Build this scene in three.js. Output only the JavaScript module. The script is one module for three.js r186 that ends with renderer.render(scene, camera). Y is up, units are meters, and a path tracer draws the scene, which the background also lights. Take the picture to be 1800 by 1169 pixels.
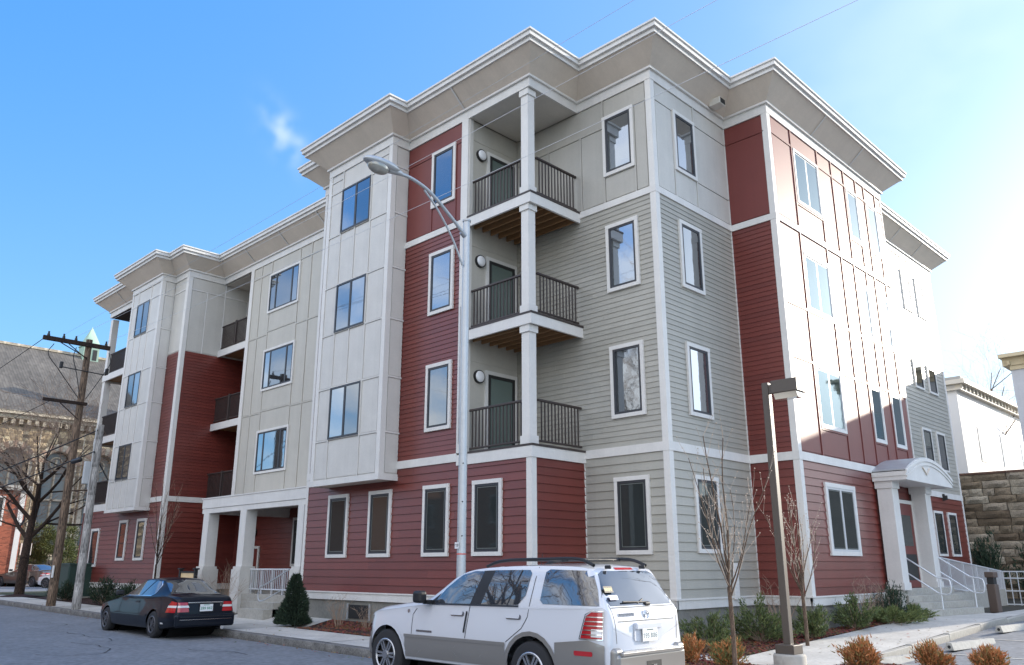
import * as THREE from 'three';
import { mergeGeometries, toCreasedNormals } from 'three/addons/utils/BufferGeometryUtils.js';
import { RoundedBoxGeometry } from 'three/addons/geometries/RoundedBoxGeometry.js';
import { ImprovedNoise } from 'three/addons/math/ImprovedNoise.js';
import { Brush, Evaluator, SUBTRACTION } from 'three-bvh-csg';

// ---------- camera ----------
const scene = new THREE.Scene();
const camera = new THREE.PerspectiveCamera(44.2, 1024 / 665, 0.1, 3000);
camera.position.set(10.154, 0.75, 15.207);
camera.rotation.set(0.2782, 0.7777, 0, 'YXZ');

// ---------- sky, sun, exposure ----------
const SUN = new THREE.Vector3(0.292, 0.261, -0.92).normalize();
const noise = new ImprovedNoise();
const fbm = (x, y, z, n = 4) => { let s = 0, a = 0.5, f = 1; for (let i = 0; i < n; i++) { s += a * noise.noise(x * f, y * f, z * f); a *= 0.5; f *= 2.03; } return s; };
const clamp = (v, a = 0, b = 1) => Math.min(b, Math.max(a, v));
const sstep = (a, b, v) => { const t = clamp((v - a) / (b - a)); return t * t * (3 - 2 * t); };
{
  const W = 1536, H = 768, d = new Float32Array(W * H * 4);
  const wisp = new THREE.Vector3(-0.776, 0.474, -0.416).normalize();
  for (let j = 0; j < H; j++) for (let i = 0; i < W; i++) {
    const el = ((j + 0.5) / H - 0.5) * Math.PI, az = ((i + 0.5) / W - 0.5) * 2 * Math.PI;
    const x = Math.cos(el) * Math.cos(az), y = Math.sin(el), z = Math.cos(el) * Math.sin(az);
    const c = x * SUN.x + y * SUN.y + z * SUN.z, ang = Math.acos(clamp(c, -1, 1)) * 57.3;
    const e = clamp(y);
    const t = Math.pow(1 - e, 3.2);
    const back = 1 + 0.9 * sstep(-0.25, 0.75, z * 0.85 + x * 0.3);
    let r = (0.026 + 0.27 * t) * back, g = (0.182 + 0.37 * t) * back, b = (0.56 + 0.16 * t) * back;
    const low = 0.35 + 0.65 * sstep(0.52, 0.22, y);
    const haze = Math.exp(-Math.pow(ang / 30, 2)) * 0.6 * low + Math.exp(-ang / 7.5) * 3.8;
    const wide = Math.exp(-Math.pow(ang / 60, 2)) * 0.30;
    r += haze * 1.05 + wide * 0.62; g += haze * 1.0 + wide * 0.62; b += haze * 0.95 + wide * 0.36;
    // clouds: thin veils near the sun, broken bright cumulus over the rest of the sky
    const k = 1 / (y + 0.22), px = x * k, pz = z * k;
    let n = fbm(px * 1.5 + 3.1, pz * 1.5, 0.7, 6) + 0.35 * fbm(px * 4, pz * 4, 5, 4);
    const rear = sstep(-0.2, 0.45, z * 0.9 + x * 0.3 + 0.1 * y); let m = sstep(0.06 - 0.42 * rear, 0.40 - 0.3 * rear, n) * sstep(0.0, 0.06, y);
    m *= rear * 0.95 + 0.12 * sstep(55, 20, ang);
    const wd = Math.acos(clamp(x * wisp.x + y * wisp.y + z * wisp.z, -1, 1)) * 57.3;
    if (wd < 4.5) { const ux = (x - wisp.x) * 28.6 + (z - wisp.z) * -50, uy = (y - wisp.y) * 57.3, lobe = Math.exp(-Math.pow((ux * 0.75 + uy * 0.66) / 0.85, 2) - Math.pow((uy * 0.75 - ux * 0.66) / 1.7, 2)); m = Math.max(m, clamp(lobe * (0.5 + 2.6 * fbm(x * 45, y * 45, z * 45, 6)) ) * 0.26); }
    m = clamp(m, 0, 0.92);
    const cb = 0.95 + 0.36 * (back - 1) / 0.9 + haze * 0.9 + 0.5 * (n - 0.1);
    r += (cb - r) * m; g += (cb * 0.99 - g) * m; b += (cb * 0.98 - b) * m;
    if (y < 0) { const q = sstep(0, -0.12, y); r += (0.22 - r) * q; g += (0.2 - g) * q; b += (0.18 - b) * q; }
    const o = (j * W + i) * 4; d[o] = r; d[o + 1] = g; d[o + 2] = b; d[o + 3] = 1;
  }
  const t = new THREE.DataTexture(d, W, H, THREE.RGBAFormat, THREE.FloatType);
  t.mapping = THREE.EquirectangularReflectionMapping; t.magFilter = t.minFilter = THREE.LinearFilter; t.needsUpdate = true;
  scene.background = t; scene.environment = t;
}
const sun = new THREE.DirectionalLight(new THREE.Color(1, 0.9, 0.76), 3.7);
sun.position.copy(SUN).multiplyScalar(150); sun.castShadow = true;
sun.shadow.mapSize.set(4096, 4096);
Object.assign(sun.shadow.camera, { left: -90, right: 90, top: 90, bottom: -90, near: 1, far: 400 });
scene.add(sun);
const renderer = new THREE.WebGLRenderer({ antialias: true });
renderer.setSize(1024, 665);
renderer.toneMapping = THREE.LinearToneMapping;
renderer.toneMappingExposure = 1.84;
renderer.shadowMap.enabled = true;

// ---------- helpers ----------
let SEED = 7; const rnd = () => { SEED = (SEED * 1664525 + 1013904223) >>> 0; return SEED / 4294967296; };
const rr = (a, b) => a + (b - a) * rnd();
const used = {};
const numbered = (n) => { const k = used[n] = (used[n] ?? -1) + 1; return k ? n + '_' + String(k).padStart(3, '0') : n; };
function tag(o, label, category, group) { o.userData.label = label; o.userData.category = category; if (group) o.userData.group = group; return o; }
function thing(name, label, category, pos = [0, 0, 0], turn = 0, group) {
  const o = new THREE.Group(); o.name = numbered(name); o.position.set(...pos); o.rotation.y = turn; scene.add(o); return tag(o, label, category, group);
}
function mesh(name, geo, mat, parent) { const m = new THREE.Mesh(geo, mat); m.name = name; m.castShadow = m.receiveShadow = true; if (parent) parent.add(m); return m; }
function struct(name, geo, mat) { const m = mesh(numbered(name), geo, mat, scene); m.userData.kind = 'structure'; return m; }
function copyOf(src, name, label, pos, turn = 0) { const o = src.clone(); o.name = numbered(name); o.userData = { ...src.userData, label }; o.position.set(...pos); o.rotation.y = turn; scene.add(o); return o; }
// uv in metres from position, by dominant normal
function muv(g) {
  const p = g.attributes.position, n = g.attributes.normal, uv = new Float32Array(p.count * 2);
  for (let i = 0; i < p.count; i++) {
    const ax = Math.abs(n.getX(i)), ay = Math.abs(n.getY(i)), az = Math.abs(n.getZ(i)), x = p.getX(i), y = p.getY(i), z = p.getZ(i);
    if (ay >= ax && ay >= az) { uv[2 * i] = x; uv[2 * i + 1] = z; } else if (ax >= az) { uv[2 * i] = z; uv[2 * i + 1] = y; } else { uv[2 * i] = x; uv[2 * i + 1] = y; }
  }
  g.setAttribute('uv', new THREE.BufferAttribute(uv, 2)); return g;
}
const box = (x0, x1, y0, y1, z0, z1) => muv(new THREE.BoxGeometry(x1 - x0, y1 - y0, z1 - z0).translate((x0 + x1) / 2, (y0 + y1) / 2, (z0 + z1) / 2));
const rbox = (w, h, d, r = 0.02, s = 2) => muv(new RoundedBoxGeometry(w, h, d, s, r));
const strip = (g) => { const o = g.index ? g.toNonIndexed() : g.clone(); for (const k of Object.keys(o.attributes)) if (!['position', 'normal', 'uv'].includes(k)) o.deleteAttribute(k); if (!o.attributes.uv) muv(o); return o; };
const merge = (list) => mergeGeometries(list.map(strip));
const V = (x, y, z) => new THREE.Vector3(x, y, z);
// tapered rod between two points
const UP = V(0, 1, 0);
function rod(a, b, r0, r1 = r0, n = 8, caps = true) {
  const d = b.clone().sub(a), g = new THREE.CylinderGeometry(r1, r0, d.length(), n, 1, !caps);
  g.applyQuaternion(new THREE.Quaternion().setFromUnitVectors(UP, d.clone().normalize())); g.translate((a.x + b.x) / 2, (a.y + b.y) / 2, (a.z + b.z) / 2); return g;
}
const tube = (pts, r, n = 24, s = 8) => muv(new THREE.TubeGeometry(new THREE.CatmullRomCurve3(pts), n, r, s, false));
function triGeo(pos, creased = false) { // flat list of coordinates
  const g = new THREE.BufferGeometry(); g.setAttribute('position', new THREE.Float32BufferAttribute(pos, 3)); g.computeVertexNormals(); return muv(g);
}
function prism(profile, len) { // profile [[z,y]...] counter-clockwise seen from +x, extruded along x from 0 to len
  const pos = [], n = profile.length, tri = THREE.ShapeUtils.triangulateShape(profile.map(([a, b]) => new THREE.Vector2(a, b)), []);
  for (let i = 0; i < n; i++) { const [z0, y0] = profile[i], [z1, y1] = profile[(i + 1) % n]; pos.push(0, y0, z0, len, y0, z0, len, y1, z1, 0, y0, z0, len, y1, z1, 0, y1, z1); }
  for (const [a, b, c] of tri) { pos.push(0, profile[a][1], profile[a][0], 0, profile[b][1], profile[b][0], 0, profile[c][1], profile[c][0]); pos.push(len, profile[a][1], profile[a][0], len, profile[c][1], profile[c][0], len, profile[b][1], profile[b][0]); }
  return triGeo(pos);
}

// ---------- textures ----------
function tex(n, f, { color = true, rep = 1 } = {}) { // f(u,v) -> [r,g,b] 0..255 ; tiles by blending
  const d = new Uint8Array(n * n * 4);
  for (let j = 0; j < n; j++) for (let i = 0; i < n; i++) { const c = f(i / n, j / n), o = (j * n + i) * 4; d[o] = clamp(c[0], 0, 255); d[o + 1] = clamp(c[1], 0, 255); d[o + 2] = clamp(c[2], 0, 255); d[o + 3] = 255; }
  const t = new THREE.DataTexture(d, n, n); t.wrapS = t.wrapT = THREE.RepeatWrapping; t.magFilter = THREE.LinearFilter; t.minFilter = THREE.LinearMipmapLinearFilter; t.generateMipmaps = true; t.repeat.set(rep, rep);
  if (color) t.colorSpace = THREE.SRGBColorSpace; t.needsUpdate = true; return t;
}
// periodic value noise
function pnoise(cells, seed) {
  const g = []; let s = seed; const r = () => { s = (s * 1664525 + 1013904223) >>> 0; return s / 4294967296; };
  for (let i = 0; i < cells * cells; i++) g.push(r());
  return (u, v) => { const x = u * cells, y = v * cells, x0 = Math.floor(x), y0 = Math.floor(y), fx = x - x0, fy = y - y0, sx = fx * fx * (3 - 2 * fx), sy = fy * fy * (3 - 2 * fy), w = (a, b) => g[((b % cells + cells) % cells) * cells + (a % cells + cells) % cells];
    return (w(x0, y0) * (1 - sx) + w(x0 + 1, y0) * sx) * (1 - sy) + (w(x0, y0 + 1) * (1 - sx) + w(x0 + 1, y0 + 1) * sx) * sy; };
}
function pfbm(base, seed, oct = 4) { const f = []; for (let i = 0; i < oct; i++) f.push(pnoise(base << i, seed + i * 77)); return (u, v) => { let s = 0, a = 0.5, t = 0; for (const q of f) { s += a * q(u, v); t += a; a *= 0.55; } return s / t; }; }
const grey = (v) => [v, v, v];
const N1 = pfbm(4, 11, 6), N2 = pfbm(16, 5, 4), N3 = pfbm(64, 9, 2), N4 = pfbm(6, 31, 4);
const asphaltMap = tex(512, (u, v) => { const m = N1(u, v), f = N3(u, v), k = N2(u, v); const b = 104 + 16 * (m - 0.5) + 30 * (f - 0.5) + 4 * (k - 0.5); return [b, b * 1.01, b * 1.02]; }, { rep: 0.21 });
const roughTex = tex(256, (u, v) => grey(150 + 130 * (N3(u, v) - 0.5) + 60 * (N2(u, v) - 0.5)), { color: false, rep: 1.5 });
const concMap = tex(512, (u, v) => { const b = 205 + 44 * (N1(u, v) - 0.5) + 26 * (N3(u, v) - 0.5); return [b, b * 0.985, b * 0.95]; }, { rep: 0.35 });
const mulchMap = tex(512, (u, v) => { const b = 0.55 + 0.9 * (N3(u, v) - 0.5) + 0.6 * (N2(u, v) - 0.5); return [105 * b + 10, 62 * b + 6, 48 * b + 6]; }, { rep: 0.8 });
const grainTex = tex(256, (u, v) => { const a = N3(u * 0.25, v), b = N2(u * 0.25, v * 2); return grey(128 + 90 * (a - 0.5) + 90 * (b - 0.5)); }, { color: false, rep: 1.6 });
const paintVar = tex(256, (u, v) => { const st = N3(u * 0.5, 0.3) * 0.6 + N2(u, 0.7) * 0.4; const b = 243 + 12 * (N4(u, v) - 0.5) + 8 * (N3(u, v) - 0.5) + 11 * (st - 0.5); return [b, b, b]; }, { rep: 0.45 });
const woodMap = tex(256, (u, v) => { const a = N3(u * 2, v * 0.12), b = N1(u, v * 0.3), c = N2(u * 3, v * 0.2); const t = 0.75 + 0.9 * (a - 0.5) + 0.5 * (b - 0.5) + 0.5 * (c - 0.5); return [150 * t, 128 * t, 108 * t]; }, { rep: 1 });
const barkMap = tex(256, (u, v) => { const t = 0.8 + 1.1 * (N3(u, v * 0.3) - 0.5) + 0.6 * (N1(u, v) - 0.5); return [122 * t, 106 * t, 94 * t]; }, { rep: 2 });
const stoneVar = tex(256, (u, v) => { const t = 0.86 + 0.55 * (N1(u, v) - 0.5) + 0.4 * (N3(u, v) - 0.5); return [235 * t, 232 * t, 226 * t]; }, { rep: 0.8 });
const roofMap = tex(512, (u, v) => { const row = Math.floor(v * 64), h = Math.sin(row * 91.7) * 43758.5, col = Math.floor(u * 40 + (row % 2) * 0.5), q = Math.sin(row * 12.9 + col * 78.2) * 43758.5; const t = 0.85 + 0.16 * (q - Math.floor(q) - 0.5) + 0.3 * (N1(u, v) - 0.5) + 0.06 * (h - Math.floor(h)) - ((v * 64) % 1 < 0.16 ? 0.12 : 0); return [190 * t, 184 * t, 176 * t]; }, { rep: 0.06 });

// ---------- materials (linear base colours) ----------
const L = (r, g, b) => new THREE.Color().setRGB(r, g, b);
const std = (c, roughness = 0.7, o = {}) => new THREE.MeshStandardMaterial({ color: c, roughness, ...o });
const gloss = (c, roughness) => new THREE.MeshPhysicalMaterial({ color: c, roughness, ior: 1.55, map: paintVar, bumpMap: grainTex, bumpScale: 0.00025 });
const painted = (c, roughness = 0.42) => std(c, roughness, { map: paintVar, bumpMap: grainTex, bumpScale: 0.00025 });
const MT = {
  trim: painted(L(0.76, 0.74, 0.70), 0.5), white: painted(L(0.66, 0.64, 0.595), 0.5), beige: painted(L(0.54, 0.512, 0.445), 0.5), pale: painted(L(0.60, 0.58, 0.53), 0.45),
  grey: [painted(L(0.415, 0.398, 0.345)), painted(L(0.40, 0.384, 0.333)), painted(L(0.43, 0.412, 0.358))],
  red: [gloss(L(0.172, 0.034, 0.025), 0.38), gloss(L(0.157, 0.031, 0.0235), 0.38), gloss(L(0.184, 0.037, 0.027), 0.38)],
  greyPanel: painted(L(0.47, 0.45, 0.40)), redPanel: gloss(L(0.178, 0.034, 0.027), 0.5),
  soffit: painted(L(0.76, 0.665, 0.555), 0.6), ceiling: painted(L(0.72, 0.68, 0.6), 0.6), deckWood: std(L(0.34, 0.19, 0.085), 0.75, { map: paintVar, bumpMap: grainTex, bumpScale: 0.001 }),
  rail: std(L(0.045, 0.033, 0.03), 0.5), sash: std(L(0.035, 0.038, 0.045), 0.45), sashLight: std(L(0.55, 0.56, 0.56), 0.45), core: std(L(0.4, 0.38, 0.34), 0.8),
  warp: null, innerSash: std(L(0.13, 0.145, 0.135), 0.5), pane: new THREE.MeshPhysicalMaterial({ color: L(0.27, 0.295, 0.32), metalness: 0.9, roughness: 0.03 }),
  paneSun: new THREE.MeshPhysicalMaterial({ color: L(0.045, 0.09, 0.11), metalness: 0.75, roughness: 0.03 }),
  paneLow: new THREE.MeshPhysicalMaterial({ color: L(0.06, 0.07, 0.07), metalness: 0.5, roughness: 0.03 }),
  doorGlass: new THREE.MeshPhysicalMaterial({ color: L(0.2, 0.26, 0.24), metalness: 0.5, roughness: 0.05 }),
  dark: std(L(0.02, 0.02, 0.02), 0.6), metal: std(L(0.42, 0.43, 0.44), 0.45, { metalness: 0.6 }), galv: std(L(0.55, 0.57, 0.58), 0.42, { metalness: 0.45, map: paintVar }),
  alu: std(L(0.68, 0.70, 0.72), 0.35, { metalness: 0.35 }), lampGlass: std(L(0.8, 0.8, 0.8), 0.25),
  concrete: std(L(0.66, 0.65, 0.62), 0.85, { map: concMap, bumpMap: roughTex, bumpScale: 0.002 }), found: std(L(0.36, 0.36, 0.345), 0.9, { map: concMap, bumpMap: roughTex, bumpScale: 0.003 }),
  walk: std(L(0.86, 0.85, 0.83), 0.85, { map: concMap, bumpMap: roughTex, bumpScale: 0.002 }),
  asphalt: std(L(1.3, 1.34, 1.4), 0.85, { map: asphaltMap, bumpMap: roughTex, bumpScale: 0.0012 }), granite: std(L(0.33, 0.325, 0.32), 0.85, { map: stoneVar, bumpMap: roughTex, bumpScale: 0.006 }),
  mulch: std(L(0.55, 0.5, 0.5), 1, { map: mulchMap, bumpMap: roughTex, bumpScale: 0.03 }), soil: std(L(0.085, 0.075, 0.05), 1, { map: stoneVar }), line: std(L(0.7, 0.7, 0.68), 0.8, { map: concMap }),
  wood: std(L(1, 0.97, 0.94), 0.9, { map: woodMap, bumpMap: woodMap, bumpScale: 0.01 }), woodGrey: std(L(1, 1, 1), 0.9, { map: tex(256, (u, v) => { const a = N3(u * 2, v * 0.12), b = N1(u, v * 0.3); const t = 0.8 + 0.8 * (a - 0.5) + 0.6 * (b - 0.5); return [196 * t, 192 * t, 186 * t]; }) }), woodDark: std(L(0.16, 0.11, 0.09), 0.85, { map: woodMap }),
  bark: std(L(0.95, 0.86, 0.76), 0.95, { map: barkMap, bumpMap: barkMap, bumpScale: 0.008 }), barkDark: std(L(0.36, 0.29, 0.25), 0.95, { map: barkMap, bumpMap: barkMap, bumpScale: 0.015 }), twig: std(L(0.33, 0.235, 0.17), 0.85), twigPale: std(L(0.52, 0.42, 0.33), 0.85),
  black: std(L(0.012, 0.012, 0.014), 0.5), rubber: std(L(0.022, 0.022, 0.024), 0.85), cable: std(L(0.02, 0.02, 0.022), 0.7), cableLight: std(L(0.7, 0.7, 0.7), 0.5, { metalness: 0.3 }),
};

const warpTex = tex(256, (u, v) => grey(255 * N4(u, v)), { color: false, rep: 0.7 });
for (const k of ['pane', 'paneLow', 'paneSun']) { MT[k].bumpMap = warpTex; MT[k].bumpScale = 0.0005; }
delete MT.warp;
const paneVariants = [0.8, 1, 1.2].map((f) => { const m = MT.pane.clone(); m.color.multiplyScalar(f); return m; });
// ---------- terrain ----------
const sx = (x) => -1.04 - 0.0095 * clamp(x, -60, 14);
function gy(x, z) {
  if (z > 4.7) return sx(x);
  if (x > 3.75 && z < 0.2) { const t = clamp((2.6 - z) / 11); return sx(3.75) + 0.14 + (-0.5 - sx(3.75) - 0.14) * t - 0.1; }
  const top = sx(x) + 0.14, l = x > 0 ? 11 : x < -3 ? 1.4 : 1.4 + (x + 3) / 3 * 9.6, t = clamp((2.6 - z) / l);
  return top + (-0.5 - top) * t;
}
function grid(xs, zs, off, f = gy) {
  const pos = [];
  const P = (x, z) => [x, f(x, z) + off, z];
  for (let i = 0; i + 1 < xs.length; i++) for (let j = 0; j + 1 < zs.length; j++) {
    const a = P(xs[i], zs[j]), b = P(xs[i + 1], zs[j]), c = P(xs[i + 1], zs[j + 1]), d = P(xs[i], zs[j + 1]);
    pos.push(...a, ...d, ...c, ...a, ...c, ...b);
  }
  const g = new THREE.BufferGeometry(); g.setAttribute('position', new THREE.Float32BufferAttribute(pos, 3)); g.computeVertexNormals(); return muv(g);
}
const span = (a, b, step) => { const n = Math.max(1, Math.round((b - a) / step)); return Array.from({ length: n + 1 }, (_, i) => a + (b - a) * i / n); };
struct('ground', grid([-900, -400, -200, -120, -80, ...span(-60, -3, 3), ...span(-2, 3.6, 0.8), 3.76, 6, 9, 14, 30, 60, 120, 300, 900], [-900, -400, -200, -100, -60, -40, -30, ...span(-24, -9, 3), ...span(-8, 0.1, 0.9), 0.22, 1.2, 2.6, 4.6, 4.72, 12, 18, 30, 60, 120, 400, 900], -0.035), MT.soil);
struct('road', grid([...span(-45, 30, 5)], [4.78, 8, 12, 17.5], 0), MT.asphalt);
struct('side_road', grid([-58, -52, -46, -39], span(-90, 4.5, 6), 0.008), MT.asphalt);
struct('parking_lot', grid(span(3.85, 30, 4), span(-24, 0.1, 2), 0), MT.asphalt);
struct('walkway', grid([1.9, 2.6, 3.62], span(-11.2, 1.5, 0.9), 0.004), MT.walk);
struct('walkway', grid(span(-1.5, 1.9, 0.8), [0.75, 1.5], 0.006), MT.walk);
struct('walkway', grid([2.9, 6, 12, 20], span(-24, -11.2, 2), 0.004, (x, z) => gy(3, z)), MT.walk);
struct('entrance_walk', grid(span(-14.6, -9.9, 1), [1.2, 1.9, 2.6, 3.05], 0.008), MT.walk);
{ // sidewalk: separate slabs with open joints
  const w = struct('sidewalk', grid([-36.5, -20, -10, 0, 16], [3.0, 4.5], -0.02), MT.found);
  for (let x = -36; x < 15; x += 1.5) for (const [z0, z1] of [[3.06, 4.5]]) { const g = grid([x + 0.012, x + 1.488], [x > -2 ? 2.45 : z0, z1], 0.01 + rr(-0.003, 0.003)); mesh('paving_slab', g, x % 4 ? MT.walk : MT.concrete, w); }
  const k = struct('kerb', grid([-36.5, -20, -10, 0, 16], [4.55, 4.7], -0.12), MT.found);
  let x = -36.5; while (x < 15) { const l = rr(1.7, 2.5), y0 = gy(x + l / 2, 5), y1 = gy(x + l / 2, 4) + 0.012; const g = rbox(l - 0.012, y1 - y0 + 0.25, 0.2, 0.015, 1); g.applyMatrix4(new THREE.Matrix4().makeRotationZ(-0.0095)); const m = mesh('kerb_stone', g, MT.granite, k); m.position.set(x + l / 2, (y1 + y0 - 0.25) / 2, 4.63 + rr(-0.006, 0.006)); x += l; }
  const k2 = struct('lot_kerb', grid([3.64, 3.74], span(-20, 0.1, 2), -0.03, (x, z) => gy(3.6, z)), MT.found);
  for (let z = -20; z < 0; z += 2.2) { const y = gy(3.6, z + 1.1); const m = mesh('kerb_stone', rbox(0.13, 0.3, 2.19, 0.015, 1).rotateX(0.029), MT.concrete, k2); m.position.set(3.7, y - 0.138, z + 1.1); }
  for (let xx = 3.7; xx < 12; xx += 2) { const m = mesh('kerb_stone', rbox(1.99, 0.3, 0.13, 0.015, 1), MT.concrete, k2); m.position.set(xx + 1, gy(3.6, 0.2) - 0.13, 0.17); }
}
for (const z of [-2.3, -5.0, -7.9, -10.7]) struct('bay_line', grid([4.05, 6, 9], [z - 0.05, z + 0.05], 0.006), MT.line);
const beds = [[-9.8, 1.88, -0.6, 2.98], [1.88, 12, 1.52, 2.42], [3.66, 12, 0.26, 1.52], [-0.5, 1.88, -9, -0.6], [-32, -15.2, 1.2, 2.98], [-19, -16, -1.2, 1.2]];
for (const [a, b, c, e] of beds) struct('mulch_bed', grid(span(a, b, 0.6), span(c, e, 0.6), 0.0, (x, z) => gy(x > 3.6 ? 3.6 : x, z) + 0.012 * fbm(x * 1.3, z * 1.3, 2)), MT.mulch);
{ // cracks in the asphalt
  SEED = 303; const m = std(L(0.035, 0.037, 0.04), 0.95);
  for (const [x0, z0, ax, n] of [[-14, 7.2, 0.2, 16], [-9, 9.4, -0.25, 20], [-16.5, 9.2, 0.05, 18], [-4.5, 8.2, 0.4, 12], [-8, 6.7, 0.1, 9], [-19, 6.8, -0.1, 14]]) { const pos = []; let x = x0, z = z0, a = ax, w = 0.012; let L0 = null; for (let i = 0; i < n; i++) { const nx = x + 0.22 * Math.cos(a), nz = z + 0.22 * Math.sin(a), px = -Math.sin(a) * w, pz = Math.cos(a) * w, A = [x + px, sx(x) + 0.009, z + pz], Bq = [x - px, sx(x) + 0.009, z - pz], C = [nx + px, sx(nx) + 0.009, nz + pz], D = [nx - px, sx(nx) + 0.009, nz - pz]; pos.push(...A, ...C, ...D, ...A, ...D, ...Bq); x = nx; z = nz; a += rr(-0.55, 0.55); w = rr(0.006, 0.016); } struct('road_crack', triGeo(pos), m); }
}
{ // wood chips
  const g = new THREE.BoxGeometry(0.06, 0.012, 0.022), spots = [[-9.8, 1.88, 1.9, 2.98, 5200], [0.1, 1.88, -8, 1.9, 4200], [1.9, 8, 1.54, 2.4, 3800], [3.7, 9, 0.28, 1.5, 3200]];
  const n = spots.reduce((s, a) => s + a[4], 0), m = new THREE.InstancedMesh(g, std(L(0.16, 0.075, 0.05), 1), n), o = new THREE.Object3D(), c = new THREE.Color(); let i = 0;
  for (const [a, b, d, e, k] of spots) for (let q = 0; q < k; q++) { const x = rr(a, b), z = rr(d, e); o.position.set(x, gy(Math.min(x, 3.6), z) + 0.012, z); o.rotation.set(rr(-0.5, 0.5), rr(0, 6.3), rr(-0.4, 0.4)); o.scale.setScalar(rr(0.5, 1.5)); o.updateMatrix(); m.setMatrixAt(i, o.matrix); m.setColorAt(i++, c.setRGB(rr(0.5, 1.5), rr(0.45, 1.2), rr(0.45, 1.1))); }
  m.name = 'wood_chips'; m.userData = { kind: 'stuff', label: 'reddish brown bark chips scattered over the planting beds', category: 'mulch' }; m.castShadow = m.receiveShadow = true; scene.add(m);
}
{ // dead leaves and grit in the gutter and along the walk
  SEED = 909; const n = 620, m = new THREE.InstancedMesh(new THREE.CircleGeometry(0.03, 5).rotateX(-Math.PI / 2), std(L(0.3, 0.2, 0.1), 0.9, { side: 2 }), n), o = new THREE.Object3D(), c = new THREE.Color();
  for (let i = 0; i < n; i++) { const k = i % 3, x = k === 2 ? rr(1.9, 3.6) : rr(-26, 2), z = k === 0 ? 4.8 + Math.pow(rnd(), 2) * 0.5 : k === 1 ? rr(3.0, 4.5) : rr(-8, 1.4); if ((k === 1 && rnd() < 0.6) || (k === 2 && rnd() < 0.65)) { o.scale.setScalar(0.001); } else o.scale.set(rr(0.4, 1.3), 1, rr(0.3, 0.9)); o.position.set(x, (k === 0 ? sx(x) : gy(x, z)) + 0.018, z); o.rotation.set(rr(-0.4, 0.4), rr(0, 6), rr(-0.4, 0.4)); o.updateMatrix(); m.setMatrixAt(i, o.matrix); m.setColorAt(i, c.setRGB(rr(0.4, 1.3), rr(0.4, 1.1), rr(0.4, 1))); }
  m.name = 'leaf_litter'; m.userData = { kind: 'stuff', label: 'scattered dead leaves in the gutter and on the walks', category: 'leaves' }; m.castShadow = m.receiveShadow = true; scene.add(m);
}
struct('lawn', grid(span(-39, -33, 2), [-12, -6, 0, 3], 0.0), std(L(0.07, 0.09, 0.03), 1, { map: stoneVar }));

// ---------- apartment building ----------
const B = thing('apartment_building', 'four storey apartment block with red and grey siding, white bay windows and tan cornice', 'apartment building');
// a wall plane: F.z faces +z (u = x), F.x faces +x (u = -z)
function place(m, F, u, y, w) { if (F.z !== undefined) m.position.set(u, y, F.z + w); else { m.position.set(F.x + w, y, -u); m.rotation.y = Math.PI / 2; } return m; }
const cache = {};
const bgeo = (w, h, d) => cache[[w.toFixed(3), h.toFixed(3), d.toFixed(3)]] ??= muv(new THREE.BoxGeometry(w, h, d));
let boards = 0; const looseBoards = [];
function board(F, wall, u0, u1, y0, y1, mats, single) {
  const key = 'b' + (u1 - u0).toFixed(3) + (y1 - y0).toFixed(3), h = y1 - y0;
  const g = cache[key] ??= prism([[0, 0], [h > 0.16 ? 0.03 : 0.021, 0], [0.006, h], [0, h]], u1 - u0 - 0.003);
  const t = Math.floor(rnd() * 3) % mats.length;
  const m = mesh('siding_board', g, mats[t], null);
  const uo = single.u0, yo = single.y0; m.position.set(u0 - uo, y0 - yo, 0);
  if (single.loose) { m.updateMatrix(); (single.list[t] ??= []).push(g.clone().applyMatrix4(m.matrix)); } else { wall.add(m); boards++; }
}
// siding wall: backing slab plus lapped boards
function siding(F, u0, u1, y0, y1, exp, mats, { loose = false, joint = 3.6 } = {}) {
  const w = mesh('wall', box(0, u1 - u0, 0, y1 - y0, -0.04, -0.001), mats[0], B); place(w, F, u0, y0, 0);
  const n = Math.max(1, Math.round((y1 - y0) / exp)), h = (y1 - y0) / n, st = { u0, y0, loose, list: [] };
  for (let i = 0; i < n; i++) {
    let a = u0; const len = u1 - u0;
    if (len > joint + 0.8) { const c = u0 + rr(0.25, 0.75) * len; board(F, w, a, c, y0 + i * h, y0 + (i + 1) * h, mats, st); a = c; }
    board(F, w, a, u1, y0 + i * h, y0 + (i + 1) * h, mats, st);
  }
  if (loose) st.list.forEach((l, t) => { if (l) { const m = mesh('siding_courses', mergeGeometries(l), mats[t], w); m.userData.kind = 'stuff'; } });
  return w;
}
// panel wall: cells [u0,u1,y0,y1]; battens on left and lower edges of each cell
function panels(F, u0, u1, y0, y1, cells, mat, bat = mat, bw = 0.05, bd = 0.032) {
  const w = mesh('wall', box(0, u1 - u0, 0, y1 - y0, -0.04, -0.001), mat, B); place(w, F, u0, y0, 0);
  for (const [a, b, c, d] of cells) {
    const gp = bw + 0.024, p = mesh('wall_panel', bgeo(b - a - gp, d - c - gp, 0.02), mat, w); p.position.set((a + b) / 2 - u0, (c + d) / 2 - y0, 0.0085);
    if (a > u0 + 0.02) { const q = mesh('batten', bgeo(bw, d - c, bd), bat, w); q.position.set(a - u0, (c + d) / 2 - y0, bd / 2 + 0.006); }
    if (c > y0 + 0.02) { const q = mesh('batten', bgeo(b - a, bw, bd - 0.004), bat, w); q.position.set((a + b) / 2 - u0, c - y0, bd / 2 + 0.004); }
  }
  return w;
}
const columns = (us, ys) => { const c = []; for (let i = 0; i + 1 < us.length; i++) for (let j = 0; j + 1 < ys.length; j++) c.push([us[i], us[i + 1], ys[j], ys[j + 1]]); return c; };
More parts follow.
